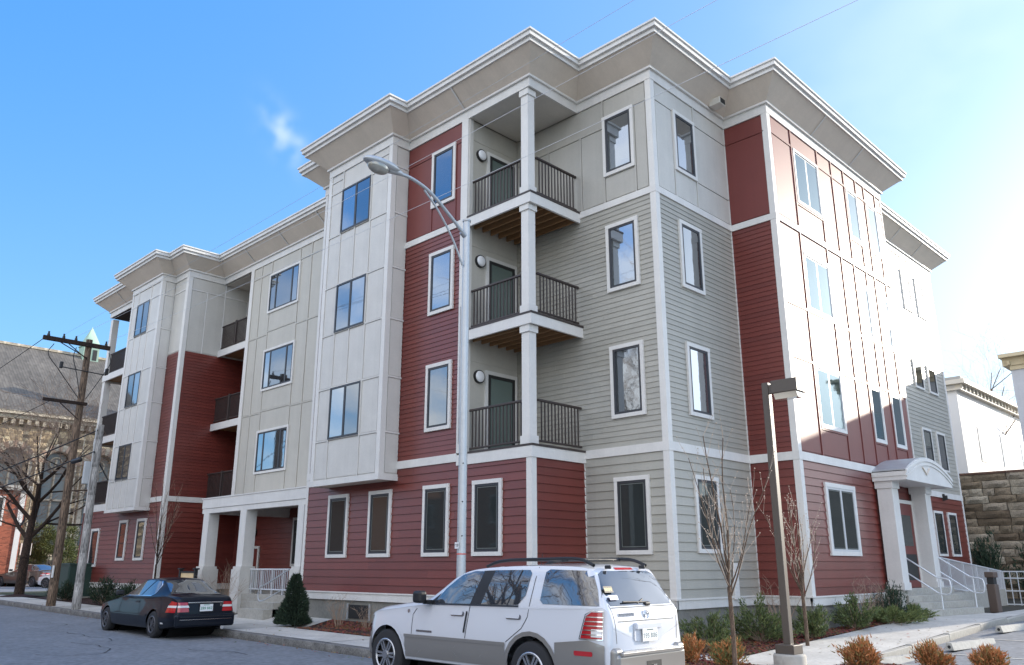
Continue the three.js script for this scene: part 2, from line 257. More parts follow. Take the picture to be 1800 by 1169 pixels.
function plain(F, u0, u1, y0, y1, mat, name = 'wall') { const w = mesh(name, box(0, u1 - u0, 0, y1 - y0, -0.04, 0), mat, B); return place(w, F, u0, y0, 0); }
function trim(F, u0, u1, y0, y1, d = 0.045, mat = MT.trim, name = 'trim_board') { const m = mesh(name, bgeo(u1 - u0, y1 - y0, d), mat, B); return place(m, F, (u0 + u1) / 2, (y0 + y1) / 2, d / 2 - 0.002); }
// window: outer casing rect; sash frame mesh with casing and panes as children
function win(F, u0, u1, y0, y1, { cas = 0.09, splits = [], sash = MT.sash, pane = MT.pane, proud = 0.068, casing = MT.trim, cross = 0, sw = 0.055, flat = false } = {}) {
  const w = u1 - u0, h = y1 - y0, iw = w - 2 * cas, ih = h - 2 * cas, parts = [];
  const D = flat ? 0.034 : 0.062;
  parts.push(box(-iw / 2, -iw / 2 + sw, -ih / 2, ih / 2, -0.03, D), box(iw / 2 - sw, iw / 2, -ih / 2, ih / 2, -0.03, D), box(-iw / 2 + sw, iw / 2 - sw, ih / 2 - sw, ih / 2, -0.03, D - 0.002), box(-iw / 2 + sw, iw / 2 - sw, -ih / 2, -ih / 2 + sw, -0.03, D - 0.002));
  const cuts = [-iw / 2 + sw];
  for (const s of splits) { const x = -iw / 2 + s * iw; parts.push(box(x - 0.04, x + 0.04, -ih / 2 + sw, ih / 2 - sw, -0.03, D - 0.004)); cuts.push(x - 0.04, x + 0.04); }
  cuts.push(iw / 2 - sw);
  if (cross) parts.push(box(-iw / 2 + sw, iw / 2 - sw, -0.03 + cross, 0.03 + cross, -0.02, D - 0.006));
  const m = mesh('window', merge(parts), sash, B); place(m, F, (u0 + u1) / 2, (y0 + y1) / 2, 0);
  for (let i = 0; i < cuts.length; i += 2) { const a = cuts[i], b = cuts[i + 1]; const p = mesh('pane', bgeo(b - a + 0.004, ih - 2 * sw + 0.004, 0.008), pane === MT.pane ? paneVariants[Math.floor(rnd() * 3)] : pane, m); p.position.set((a + b) / 2, 0, flat ? 0.025 : 0.04); p.rotation.set(rr(-0.003, 0.003), rr(-0.004, 0.004), 0); if (pane === MT.paneLow && cas > 0.085) { const q = 0.03, bw = b - a, bh = ih - 2 * sw; mesh('inner_sash', merge([box(-bw / 2 + 0.012, -bw / 2 + q, -bh / 2 + 0.012, bh / 2 - 0.012, 0, 0.008), box(bw / 2 - q, bw / 2 - 0.012, -bh / 2 + 0.012, bh / 2 - 0.012, 0, 0.008), box(-bw / 2 + q, bw / 2 - q, -bh / 2 + 0.012, -bh / 2 + q, 0, 0.008), box(-bw / 2 + q, bw / 2 - q, bh / 2 - q, bh / 2 - 0.012, 0, 0.008)]), MT.innerSash, m).position.set((a + b) / 2, 0, 0.042); } }
  if (cas > 0.01) { const c = [box(-w / 2, -w / 2 + cas, -h / 2, h / 2 - cas, 0, proud), box(w / 2 - cas, w / 2, -h / 2, h / 2 - cas, 0, proud), box(-w / 2 - 0.004, w / 2 + 0.004, h / 2 - cas, h / 2 + 0.004, 0, proud + 0.004), box(-w / 2 + cas, w / 2 - cas, -h / 2, -h / 2 + cas, 0, proud - 0.002)]; mesh('casing', merge(c), casing, m); }
  return m;
}
// railing along u between posts: rails, balusters
function railing(F, u0, u1, y, h, mat, w = 0, { step = 0.115, post = true, bal = 0.026 } = {}) {
  const top = mesh('railing', rbox(u1 - u0, 0.055, 0.07, 0.012, 1), mat, B); place(top, F, (u0 + u1) / 2, y + h, w); mesh('bottom_rail', rbox(u1 - u0, 0.045, 0.045, 0.01, 1).translate(0, -(h - 0.1), 0), mat, top);
  const n = Math.round((u1 - u0) / step);
  for (let i = 1; i < n; i++) { const b = mesh('baluster', bgeo(bal, h - 0.12, bal), mat, top); b.position.set(-(u1 - u0) / 2 + i * (u1 - u0) / n, -(h - 0.1) / 2, 0); }
  return top;
}
const Fz = (z) => ({ z }), Fx = (x) => ({ x });
const T2b = 3.2, T2t = 3.4, T4b = 9.4, T4t = 9.57, FRb = 12.48, FRt = 12.73, WT = 0.09, WB = -0.12;
const XA = -2.38, ZT = 1.86, XB = -7.21, XBL = -10.38, ZB = 2.464, XTL = -11.55, XL1 = -22.28, ZL1 = 1.57, XL0 = -23.6, ZL0 = 2.143, XLL = -26.7, XLE = -30.93, ZC = -3.52, XR = 1.29, ZE = -11.26, XG = -0.19, ZG = -20.4;
const floorsW = [[1.0, 2.70], [4.06, 5.80], [7.17, 8.92], [10.27, 11.96]];

// structural core
{
  const c = [];
  const add = (x0, x1, z0, z1, y0, y1) => c.push(box(x0, x1, y0, y1, z0, z1));
  const T = 13.3, G = -1.2;
  add(-19.72, XG - 0.04, ZG + 0.04, -0.04, 2.95, T);
  add(XTL + 0.04, XG - 0.04, ZG + 0.04, -0.04, G, 2.948);
  add(-0.19, -0.042, -11.2, -0.042, G, T - 0.01);
  add(-30.8, XTL, ZG + 0.04, -1.54, G, 2.947);
  add(-22.24, -19.76, ZG + 0.04, -2.24, 2.95, T);
  add(XTL + 0.04, -4.72, -0.03, ZT - 0.04, G, T - 0.02); add(-4.71, XA - 0.04, -0.03, ZT - 0.04, G, 3.1);
  add(XBL + 0.04, XB - 0.04, ZT - 0.03, ZB - 0.04, 2.96, T - 0.03);
  add(-0.04, XR - 0.04, ZE + 0.04, ZC - 0.04, G, T - 0.04);
  add(-27.3, XL1 - 0.04, ZG + 0.05, ZL1 - 0.04, 2.96, T); add(-30.8, XL1 - 0.04, ZG + 0.05, ZL1 - 0.04, G, 2.955); add(-30.8, -27.3, ZG + 0.05, -1.0, 2.96, T);
  add(XLL + 0.04, XL0 - 0.04, ZL1 - 0.03, ZL0 - 0.04, 2.96, T - 0.03);
  mesh('inner_structure', merge(c), MT.core, B);
}
// foundation and water table
for (const [F, a, b] of [[Fz(0), XA, 0], [Fx(0), 0, 3.52], [Fz(ZC), 0, XR], [Fx(XR), 3.52, 11.26], [Fx(XG), 11.26, 20.4], [Fx(XA), -ZT, 0], [Fz(ZT), XTL, XA], [Fz(ZL1), XLE, XL1], [Fx(XL1), -ZL1, 1.5]]) {
  const f = mesh('foundation', box(0, b - a, 0, 1.3, -0.3, -0.03), MT.found, B); place(f, F, a, WB - 1.3, 0);
  const e0 = 0.03, e1 = 0.03;
  const wt = mesh('water_table', merge([box(-e0, b - a + e1, 0, 0.18, -0.03, 0.03), box(-e0 - 0.02, b - a + e1 + 0.02, 0.18, 0.215, -0.03, 0.055)]), MT.trim, B); place(wt, F, a, WB, 0);
}
// --- F1 grey and F2 grey
const Ug = 0.125, Gg = 0.19;
siding(Fz(0), XA, -0.07, WT, T2b, Gg, MT.grey); siding(Fz(0), -4.62, -0.07, T2t, T4b, Ug, MT.grey);
siding(Fx(0), 0.07, 3.52, WT, T2b, Gg, MT.grey); siding(Fx(0), 0.07, 3.52, T2t, T4b, Ug, MT.grey, { joint: 9 });
panels(Fz(0), -4.62, -0.13, T4t, FRb, [[-4.62, -3.4, T4t, 11.7], [-3.4, -2.25, T4t, 11.7], [-2.25, -1.49, T4t, 11.7], [-1.49, -0.52, T4t, 10.27], [-0.52, -0.13, T4t, 11.95], [-4.62, -1.49, 11.7, FRb], [-1.49, -0.13, 11.96, FRb]], MT.greyPanel);
panels(Fx(0), 0.13, 3.52, T4t, FRb, [[0.13, 0.9, T4t, 11.98], [0.9, 1.9, T4t, 10.33], [1.9, 3.52, T4t, 10.33], [1.9, 3.52, 10.33, 11.98], [0.13, 1.9, 11.98, FRb], [1.9, 3.52, 11.98, FRb]], MT.pale);
for (const [a, b] of floorsW) win(Fz(0), -1.49, -0.52, a, b, { pane: a < 2 ? MT.paneLow : MT.pane });
for (const [a, b] of floorsW) win(Fx(0), 0.89, 1.88, a + 0.03, b + 0.03, { pane: a < 2 ? MT.paneLow : MT.pane });
for (const [y0, y1] of [[T2b, T2t], [T4b, T4t], [FRb, FRt]]) { trim(Fz(0), (y0 === T4b ? -4.62 : y0 === T2b ? XA : XA), 0.044, y0, y1); trim(Fx(0), 0, 3.52, y0, y1); }
for (const [y0, y1] of [[WT, T2b], [T2t, T4b], [T4t, FRb]]) { trim(Fz(0), -0.13, 0.034, y0, y1, 0.036); trim(Fx(0), 0.002, 0.13, y0, y1, 0.035); trim(Fx(0), 3.47, 3.52, y0, y1, 0.03); }
// --- red shaft F1
siding(Fz(ZC), 0, XR - 0.07, WT, T2b, Gg, MT.red); siding(Fz(ZC), 0, XR - 0.07, T2t, T4b, Ug, MT.red, { loose: true });
panels(Fz(ZC), 0, XR - 0.1, T4t, FRb, [[0, XR - 0.1, T4t, 11.98], [0, XR - 0.1, 11.98, FRb]], MT.redPanel);
for (const [y0, y1] of [[T2b, T2t], [T4b, T4t], [FRb, FRt]]) { trim(Fz(ZC), 0.001, XR + 0.044, y0, y1); trim(Fx(XR), 3.522, 11.26, y0, y1); }
for (const [y0, y1] of [[WT, T2b], [T2t, T4b], [T4t, FRb]]) { trim(Fz(ZC), XR - 0.13, XR + 0.034, y0, y1, 0.036); trim(Fx(XR), 3.522, 3.66, y0, y1, 0.035); trim(Fx(XR), 11.2, 11.26, y0, y1, 0.035); }
// --- F2 battened red wall
siding(Fx(XR), 3.59, 11.2, WT, T2b, Gg, MT.red);
{
  const us = [3.66, 4.82, 6.47, 7.42, 8.3, 9.2, 9.85, 10.75, 11.2], cells = [];
  const F = (u0, u1, ...ys) => { for (let i = 0; i + 1 < ys.length; i++) cells.push([u0, u1, ys[i], ys[i + 1]]); };
  for (let i = 0; i + 1 < us.length; i++) {
    const w = [1, 4, 6].includes(i);
    if (w) F(us[i], us[i + 1], T2t, 4.1, 5.78, 7.2, 8.9, T4b); else F(us[i], us[i + 1], T2t, 5.78, 7.2, T4b);
  }
  panels(Fx(XR), 3.66, 11.2, T2t, T4b, cells, MT.redPanel, MT.redPanel, 0.06, 0.034);
  const c4 = []; for (let i = 0; i + 1 < us.length; i++) { const w = [1, 4, 6].includes(i); if (w) c4.push([us[i], us[i + 1], T4t, 10.27], [us[i], us[i + 1], 10.27, 11.98], [us[i], us[i + 1], 11.98, FRb]); else c4.push([us[i], us[i + 1], T4t, 11.98], [us[i], us[i + 1], 11.98, FRb]); }
  panels(Fx(XR), 3.66, 11.2, T4t, FRb, c4, MT.redPanel, MT.redPanel, 0.06, 0.034);
  for (const [a, b] of [[4.12, 5.76], [7.22, 8.86], [10.3, 11.95]]) for (const [u0, u1, s] of [[4.88, 6.42, [0.5]], [8.35, 9.16, []], [9.9, 10.71, []]]) win(Fx(XR), u0, u1, a, b, { cas: 0.07, splits: s, sash: MT.sashLight, sw: 0.045, pane: MT.paneSun, flat: true, proud: 0.05 });
  win(Fx(XR), 4.68, 6.44, 1.0, 2.74, { cas: 0.1, splits: [0.5], sash: MT.sashLight, pane: MT.paneLow });
}
// --- grey wing behind the portico
siding(Fx(XG), 11.26, 20.3, WT, T2b, Gg, MT.red, { loose: true }); siding(Fx(XG), 11.26, 20.3, T2t, T4b, 0.15, MT.grey, { loose: true });
panels(Fx(XG), 11.26, 20.3, T4t, FRb, columns([11.26, 13.4, 15.6, 17.8, 20.3], [T4t, 11.98, FRb]), MT.pale);
for (const [y0, y1] of [[T2b, T2t], [T4b, T4t], [FRb, FRt]]) trim(Fx(XG), 11.262, 20.4, y0, y1);
for (const [y0, y1] of [[WT, T2b], [T2t, T4b], [T4t, FRb]]) trim(Fx(XG), 20.26, 20.4, y0, y1, 0.036);
for (const [a, b] of [[1.1, 2.68], [4.2, 5.7], [7.2, 8.3], [10.3, 11.9]]) for (const u of [16.8, 18.3]) win(Fx(XG), u, u + 0.95, a, b, { pane: MT.paneLow, cas: 0.08 });
{ const l = mesh('wall_lamp', merge([box(-0.07, 0.07, -0.12, 0.12, 0, 0.05), box(-0.05, 0.05, -0.1, 0.06, 0.05, 0.14)]), MT.dark, B); place(l, Fx(XG), 18.1, 3.22, 0.045); }
{ const d = mesh('downspout', rbox(0.08, 9.0, 0.08, 0.015, 1), MT.trim, B); place(d, Fx(XG), 11.5, 8.0, 0.07); const v = mesh('vent_cover', rbox(0.22, 0.8, 0.08, 0.015, 1), MT.trim, B); place(v, Fx(0), 2.35, 0.42, 0.05); }
// --- red tower
siding(Fz(ZT), XTL + 0.07, XA - 0.07, WT, T2b, Gg, MT.red); siding(Fx(XA), -ZT + 0.07, 0, WT, T2b - 0.1, Gg, MT.red);
siding(Fz(ZT), XB, -4.85, T2t, T4b, Ug, MT.red); siding(Fz(ZT), XTL + 0.07, XBL, T2t, T4b, Ug, MT.red, { loose: true });
panels(Fz(ZT), XB, -4.85, T4t, FRb, [[XB, -6.1, T4t, 11.9], [-6.1, -5.1, T4t, 10.27], [-5.1, -4.85, T4t, 11.9], [XB, -4.85, 11.9, FRb]], MT.redPanel);
panels(Fz(ZT), XTL + 0.13, XBL, T4t, FRb, [[XTL + 0.13, XBL, T4t, 11.9], [XTL + 0.13, XBL, 11.9, FRb]], MT.pale);
plain(Fx(XTL + 0.04), -ZT + 0.05, 0, WT, FRt, MT.pale);
trim(Fz(ZT), XTL + 0.002, XTL + 0.13, WT, FRb, 0.036); trim(Fz(ZT), XA - 0.13, XA + 0.034, WT, T2b - 0.1, 0.036); trim(Fx(XA), -ZT + 0.002, -ZT + 0.13, WT, T2b - 0.1, 0.035); trim(Fx(XA), -0.05, 0, WT, T2b - 0.1, 0.03);
trim(Fz(ZT), XB, -4.86, T2b, T2t); trim(Fz(ZT), XTL, XBL, T2b, T2t); trim(Fz(ZT), XB, -4.86, T4b, T4t); trim(Fz(ZT), XB, XA + 0.044, FRb, FRt); trim(Fx(XA), -ZT + 0.002, 0, FRb, FRt); trim(Fz(ZT), XTL - 0.044, XBL, FRb, FRt);
for (const [a, b] of floorsW.slice(1)) win(Fz(ZT), -6.09, -5.1, a - 0.01, b, {});
for (const u of [-10.29, -8.35, -6.07, -4.25]) win(Fz(ZT), u, u + 0.98, 0.98, 2.69, { pane: MT.paneLow });
trim(Fz(ZT), -4.86, -4.6, T2t, FRb, 0.05, MT.trim); trim(Fx(-4.6), -ZT + 0.002, -ZT + 0.12, T2t, FRb, 0.03, MT.white);
// balcony stack: inner wall with door, slabs, posts, railings
plain(Fx(-4.62), -ZT + 0.1, 0, T2t, FRb, MT.beige);
for (const [i, y] of [3.4, 6.5, 9.58].entries()) {
  const slab = [box(-4.85, XA + 0.055, -0.3, -0.05, ZT - 0.01, ZT + 0.05), box(XA - 0.005, XA + 0.055, -0.3, -0.05, 0.002, ZT - 0.012)];
  const s = mesh('balcony', merge(slab), MT.trim, B); s.position.y = y;
  mesh('deck', box(-4.6, XA - 0.01, -0.048, 0, 0.01, ZT + 0.06), MT.rail, s);
  mesh('deck_edge', box(XA - 0.008, XA + 0.075, -0.046, 0, 0.01, ZT + 0.06), MT.rail, s);
  if (i) for (let z = 0.1; z < ZT - 0.1; z += 0.3) mesh('joist', box(-4.6, XA - 0.01, -0.28, -0.05, z, z + 0.045), MT.deckWood, s);
  if (i) mesh('deck_boards', box(-4.6, XA - 0.01, -0.062, -0.049, 0.01, ZT - 0.02), MT.deckWood, s);
  const top = i === 2 ? FRb : y + 2.8, c0 = -2.57, cz = ZT - 0.14;
  const p = mesh('balcony_post', box(-0.12, 0.12, 0, top - y, -0.12, 0.12), MT.trim, B); p.position.set(c0, y, cz);
  mesh('post_cap', merge([box(-0.155, 0.155, top - y - 0.17, top - y, -0.155, 0.155)]), MT.trim, p); mesh('post_base', box(-0.15, 0.15, 0, 0.2, -0.15, 0.15), MT.trim, p);
  railing(Fz(cz), -4.6, -2.71, y, 1.04, MT.rail); railing(Fx(-2.45), -ZT + 0.3, -0.02, y, 1.04, MT.rail);
  // door and round lamp on the left inner wall
  const d = mesh('balcony_door', merge([box(-0.48, -0.40, 0, 2.06, 0, 0.05), box(0.40, 0.48, 0, 2.06, 0, 0.05), box(-0.40, 0.40, 1.98, 2.06, 0, 0.05), box(-0.40, 0.40, 0, 0.12, 0, 0.05)]), MT.dark, B); place(d, Fx(-4.62), -0.62, y, 0);
  const g = mesh('pane', bgeo(0.8, 1.86, 0.01), MT.doorGlass, d); g.position.set(0, 1.05, 0.025);
  mesh('casing', merge([box(-0.58, -0.48, 0, 2.16, 0, 0.04), box(0.48, 0.58, 0, 2.16, 0, 0.04), box(-0.48, 0.48, 2.06, 2.16, 0, 0.042)]), MT.trim, d);
  const l = mesh('wall_lamp', new THREE.CylinderGeometry(0.17, 0.17, 0.07, 32).rotateX(Math.PI / 2), MT.dark, B); place(l, Fx(-4.62), -1.42, y + 1.95, 0.035);
  mesh('lamp_glass', new THREE.SphereGeometry(0.145, 24, 12, 0, 6.29, 0, Math.PI / 2).rotateX(Math.PI / 2).scale(1, 1, 0.4), MT.lampGlass, l).position.z = 0.035;
  trim(Fx(-4.62), -ZT + 0.12, -0.05, y + 2.32, y + 2.36, 0.012, MT.beige, 'batten');
}
{ const c = mesh('balcony_ceiling', box(-4.6, XA, FRb + 0.02, FRb + 0.06, 0.01, ZT), MT.ceiling, B); c.userData = {}; const h = mesh('smoke_detector', new THREE.SphereGeometry(0.06, 12, 8), MT.lampGlass, B); h.position.set(-3.9, FRb - 0.02, 0.5); const h2 = mesh('smoke_detector', new THREE.SphereGeometry(0.05, 12, 8), MT.lampGlass, B); h2.position.set(-3.8, 9.2, 0.6); }
// --- white bay
{
  const us = [XBL + 0.13, -9.63, -8.9, -8.14, XB - 0.13], c = [], W3 = [[4.15, 5.65], [7.27, 8.76], [10.4, 11.85]];
  for (const i of [0, 3]) { let y = 3.06; for (const [a, b] of W3) { c.push([us[i], us[i + 1], y, a], [us[i], us[i + 1], a, b]); y = b; } c.push([us[i], us[i + 1], y, 12.25], [us[i], us[i + 1], 12.25, FRb]); }
  c.push([us[1], us[3], 3.06, 4.15]); for (const [a, b] of [[5.65, 7.27], [8.76, 10.4]]) c.push([us[1], us[2], a, b], [us[2], us[3], a, b]); c.push([us[1], us[3], 11.85, FRb]);
  panels(Fz(ZB), XBL + 0.13, XB - 0.13, 3.06, FRb, c, MT.white, MT.white);
  for (const [a, b] of W3) win(Fz(ZB), -9.63, -8.14, a, b, { cas: 0.012, splits: [0.5], proud: 0.05 });
  trim(Fz(ZB), XBL - 0.034, XBL + 0.13, 3.06, FRb, 0.036); trim(Fz(ZB), XB - 0.13, XB + 0.034, 3.06, FRb, 0.036); trim(Fx(XB), -ZB + 0.002, -ZB + 0.13, 3.06, FRb, 0.035);
  trim(Fz(ZB), XBL - 0.044, XB + 0.044, 2.9, 3.06); trim(Fx(XB), -ZB + 0.002, -ZT, 2.9, 3.06); trim(Fz(ZB), XBL - 0.044, XB + 0.044, FRb, FRt); trim(Fx(XB), -ZB + 0.002, -ZT, FRb, FRt);
  const s = []; let y = 3.06; for (const [a, b] of W3) { s.push([-ZB + 0.13, -ZT, y, a], [-ZB + 0.13, -ZT, a, b]); y = b; } s.push([-ZB + 0.13, -ZT, y, FRb]);
  panels(Fx(XB), -ZB + 0.13, -ZT, 3.06, FRb, s, MT.white, MT.trim); plain(Fx(XBL + 0.04), -ZB + 0.04, -ZT, 2.9, FRt, MT.white);
  mesh('bay_soffit', box(XBL + 0.03, XB - 0.03, 2.92, 2.958, ZT, ZB - 0.03), MT.soffit, B);
}
// downspout left of the bay
{ const d = mesh('downspout', merge([rbox(0.08, 9.0, 0.07, 0.015, 1).translate(0, 7.9, 0), rbox(0.08, 0.07, 0.4, 0.01, 1).translate(0, 12.38, -0.16)]), MT.trim, B); d.position.set(XTL + 0.34, 0, ZT + 0.07); }
// --- beige wall with windows, porch below
{
  const us = [-19.76 + 0.12, -19.0, -18.2, -16.1, -15.3, -14.4, -13.2, -12.2, XTL], c = [];
  for (let i = 0; i + 1 < us.length; i++) { if (i === 2) { c.push([us[2], us[3], 3.3, 4.05], [us[2], us[3], 5.6, 6.4], [us[2], us[3], 6.4, 7.2], [us[2], us[3], 8.76, 9.55], [us[2], us[3], 9.55, 10.33], [us[2], us[3], 11.9, FRb]); } else c.push([us[i], us[i + 1], 3.3, 6.35], [us[i], us[i + 1], 6.35, 9.45], [us[i], us[i + 1], 9.45, 12.0], [us[i], us[i + 1], 12.0, FRb]); }
  panels(Fz(0), -19.76, XTL, 3.0, FRb, c, MT.beige, MT.beige);
  for (const [a, b] of [[4.03, 5.65], [7.17, 8.8], [10.29, 11.92]]) win(Fz(0), -18.28, -16.02, a, b, { cas: 0.08, splits: [0.22, 0.78] });
  trim(Fz(0), -19.88, -19.64, 3.0, FRb, 0.05); trim(Fx(-19.72), -0.002, 2.2, 3.0, FRb, 0.03, MT.beige); trim(Fz(0), XL1, XTL, FRb, FRt);
  // loggia
  plain(Fz(-2.2), XL1, -19.76, 3.0, 9.4, MT.red[0]); plain(Fz(-2.2), XL1, -19.76, 9.4, 12.5, MT.beige);
  for (const y of [3.3, 6.4, 9.54]) {
    if (y > 4) { const s = mesh('balcony', box(XL1, -19.89, -0.3, -0.02, -0.04, 0.03), MT.trim, B); s.position.y = y; mesh('deck', box(XL1, -19.76, -0.2, -0.018, -2.2, -0.042), MT.deckWood, s); }
    else { const s = mesh('balcony', box(XL1, -19.89, -0.3, -0.02, -2.2, 0.03), MT.deckWood, B); s.position.y = y; }
    railing(Fz(-0.08), XL1, -19.9, y, 1.04, MT.rail, 0, { step: 0.1 }); const q = mesh('railing_post', box(-0.05, 0.05, 0, 1.1, -0.05, 0.05), MT.rail, B); q.position.set(-21.0, y, -0.08);
  }
  mesh('loggia_ceiling', box(XL1, -19.76, 12.46, 12.5, -2.2, -0.05), MT.ceiling, B);
}
// --- left wing
{
  const us = [-ZL1 + 0.07, 2.2];
  siding(Fx(XL1), us[0], us[1], T2t, 9.27, Ug, MT.red, { loose: true }); siding(Fx(XL1), us[0], us[1], WT, T2b, Gg, MT.red, { loose: true });
  panels(Fx(XL1), -ZL1 + 0.13, 2.2, 9.27, FRb, [[-ZL1 + 0.13, -0.75, 9.27, 11.95], [-0.75, 0.05, 9.27, 11.95], [0.05, 1.1, 9.27, 11.95], [1.1, 2.2, 9.27, 11.95], [-ZL1 + 0.13, 0.05, 11.95, FRb], [0.05, 2.2, 11.95, FRb]], MT.pale, MT.trim);
  trim(Fx(XL1), -ZL1 + 0.002, 1.5, T2b, T2t); trim(Fz(ZL1), XL0, XL1 + 0.044, T2b, T2t);
  trim(Fx(XL1), -ZL1 + 0.002, -ZL1 + 0.13, WT, T2b, 0.035); trim(Fx(XL1), -ZL1 + 0.002, -ZL1 + 0.13, T2t, FRb, 0.035); trim(Fz(ZL1), XL1 - 0.2, XL1 + 0.034, WT, T2b, 0.036); trim(Fz(ZL1), XL1 - 0.2, XL1 + 0.034, T2t, FRb, 0.036);
  siding(Fz(ZL1), XL0, XL1 - 0.1, T2t, 9.27, Ug, MT.red, { loose: true }); panels(Fz(ZL1), XL0, XL1 - 0.2, 9.27, FRb, [[XL0, XL1 - 0.2, 9.27, 11.95], [XL0, XL1 - 0.2, 11.95, FRb]], MT.pale, MT.trim);
  siding(Fz(ZL1), XLE, XL1 - 0.1, WT, T2b, Gg, MT.red);
  for (const [a, b, y] of [[-26.38, -25.5, 0], [-24.55, -23.66, 0], [-29.5, -28.55, -0.25]]) win(Fz(ZL1), a, b, 0.98 + y, 2.6 + y, { pane: MT.pane, cas: 0.1 });
  trim(Fx(XL1), -ZL1 + 0.002, 0, FRb, FRt); trim(Fz(ZL1), XL0, XL1 + 0.044, FRb, FRt); trim(Fz(ZL1), XLE - 0.044, XLL, FRb, FRt);
  // bay
  const W3 = [[4.18, 5.65], [7.25, 8.72], [10.4, 11.88]], bu = [XLL + 0.12, -25.98, -24.62, XL0 - 0.12], c = [];
  for (const i of [0, 2]) { let y = 3.02; for (const [a, b] of W3) { c.push([bu[i], bu[i + 1], y, a], [bu[i], bu[i + 1], a, b]); y = b; } c.push([bu[i], bu[i + 1], y, FRb]); }
  c.push([bu[1], -25.3, 3.02, 4.18], [-25.3, bu[2], 3.02, 4.18]); for (const [a, b] of [[5.65, 7.25], [8.72, 10.4]]) c.push([bu[1], -25.3, a, b], [-25.3, bu[2], a, b]); c.push([bu[1], bu[2], 11.88, FRb]);
  panels(Fz(ZL0), XLL + 0.12, XL0 - 0.12, 3.02, FRb, c, MT.white, MT.trim);
  for (const [a, b] of W3) win(Fz(ZL0), bu[1], bu[2], a, b, { cas: 0.012, splits: [0.5], proud: 0.05 });
  for (const [a, b] of [[XLL - 0.03, XLL + 0.12], [XL0 - 0.12, XL0 + 0.034]]) trim(Fz(ZL0), a, b, 3.02, FRb, 0.036);
  trim(Fz(ZL0), XLL - 0.04, XL0 + 0.044, 2.89, 3.02); trim(Fz(ZL0), XLL - 0.04, XL0 + 0.044, FRb, FRt); trim(Fx(XL0), -ZL0 + 0.002, -ZL1, 2.89, 3.02); trim(Fx(XL0), -ZL0 + 0.002, -ZL1, FRb, FRt); trim(Fx(XL0), -ZL0 + 0.002, -ZL0 + 0.12, 3.02, FRb, 0.035);
  const sd = []; let y = 3.02; for (const [a, b] of W3) { sd.push([-ZL0 + 0.12, -ZL1, y, a], [-ZL0 + 0.12, -ZL1, a, b]); y = b; } sd.push([-ZL0 + 0.12, -ZL1, y, FRb]); panels(Fx(XL0), -ZL0 + 0.12, -ZL1, 3.02, FRb, sd, MT.white, MT.trim);
  mesh('bay_soffit', box(XLL + 0.03, XL0 - 0.03, 2.9, 2.95, ZL1, ZL0 - 0.03), MT.soffit, B);
  plain(Fz(ZL1), -27.3, XLL, 3.4, FRb, MT.pale);
  // end balconies
  for (const yy of [3.4, 6.5, 9.56]) {
    const s = mesh('balcony', merge([box(XLE, -27.3, -0.3, 0, ZL1 - 0.04, ZL1 + 0.03), box(XLE, XLE + 0.06, -0.3, 0, -1, ZL1 - 0.05)]), MT.trim, B); s.position.y = yy; mesh('deck', box(XLE + 0.06, -27.3, -0.2, -0.01, -1, ZL1 - 0.042), MT.deckWood, s);
    const p = mesh('balcony_post', box(-0.14, 0.14, 0, 2.8, -0.14, 0.14), MT.trim, B); p.position.set(XLE + 0.17, yy, ZL1 - 0.14);
    railing(Fz(ZL1 - 0.12), XLE + 0.3, -27.3, yy, 1.04, MT.rail, 0, { step: 0.1 });
  }
  mesh('balcony_ceiling', box(XLE, -27.3, FRb, FRb + 0.05, -1, ZL1 - 0.01), MT.woodDark, B);
}
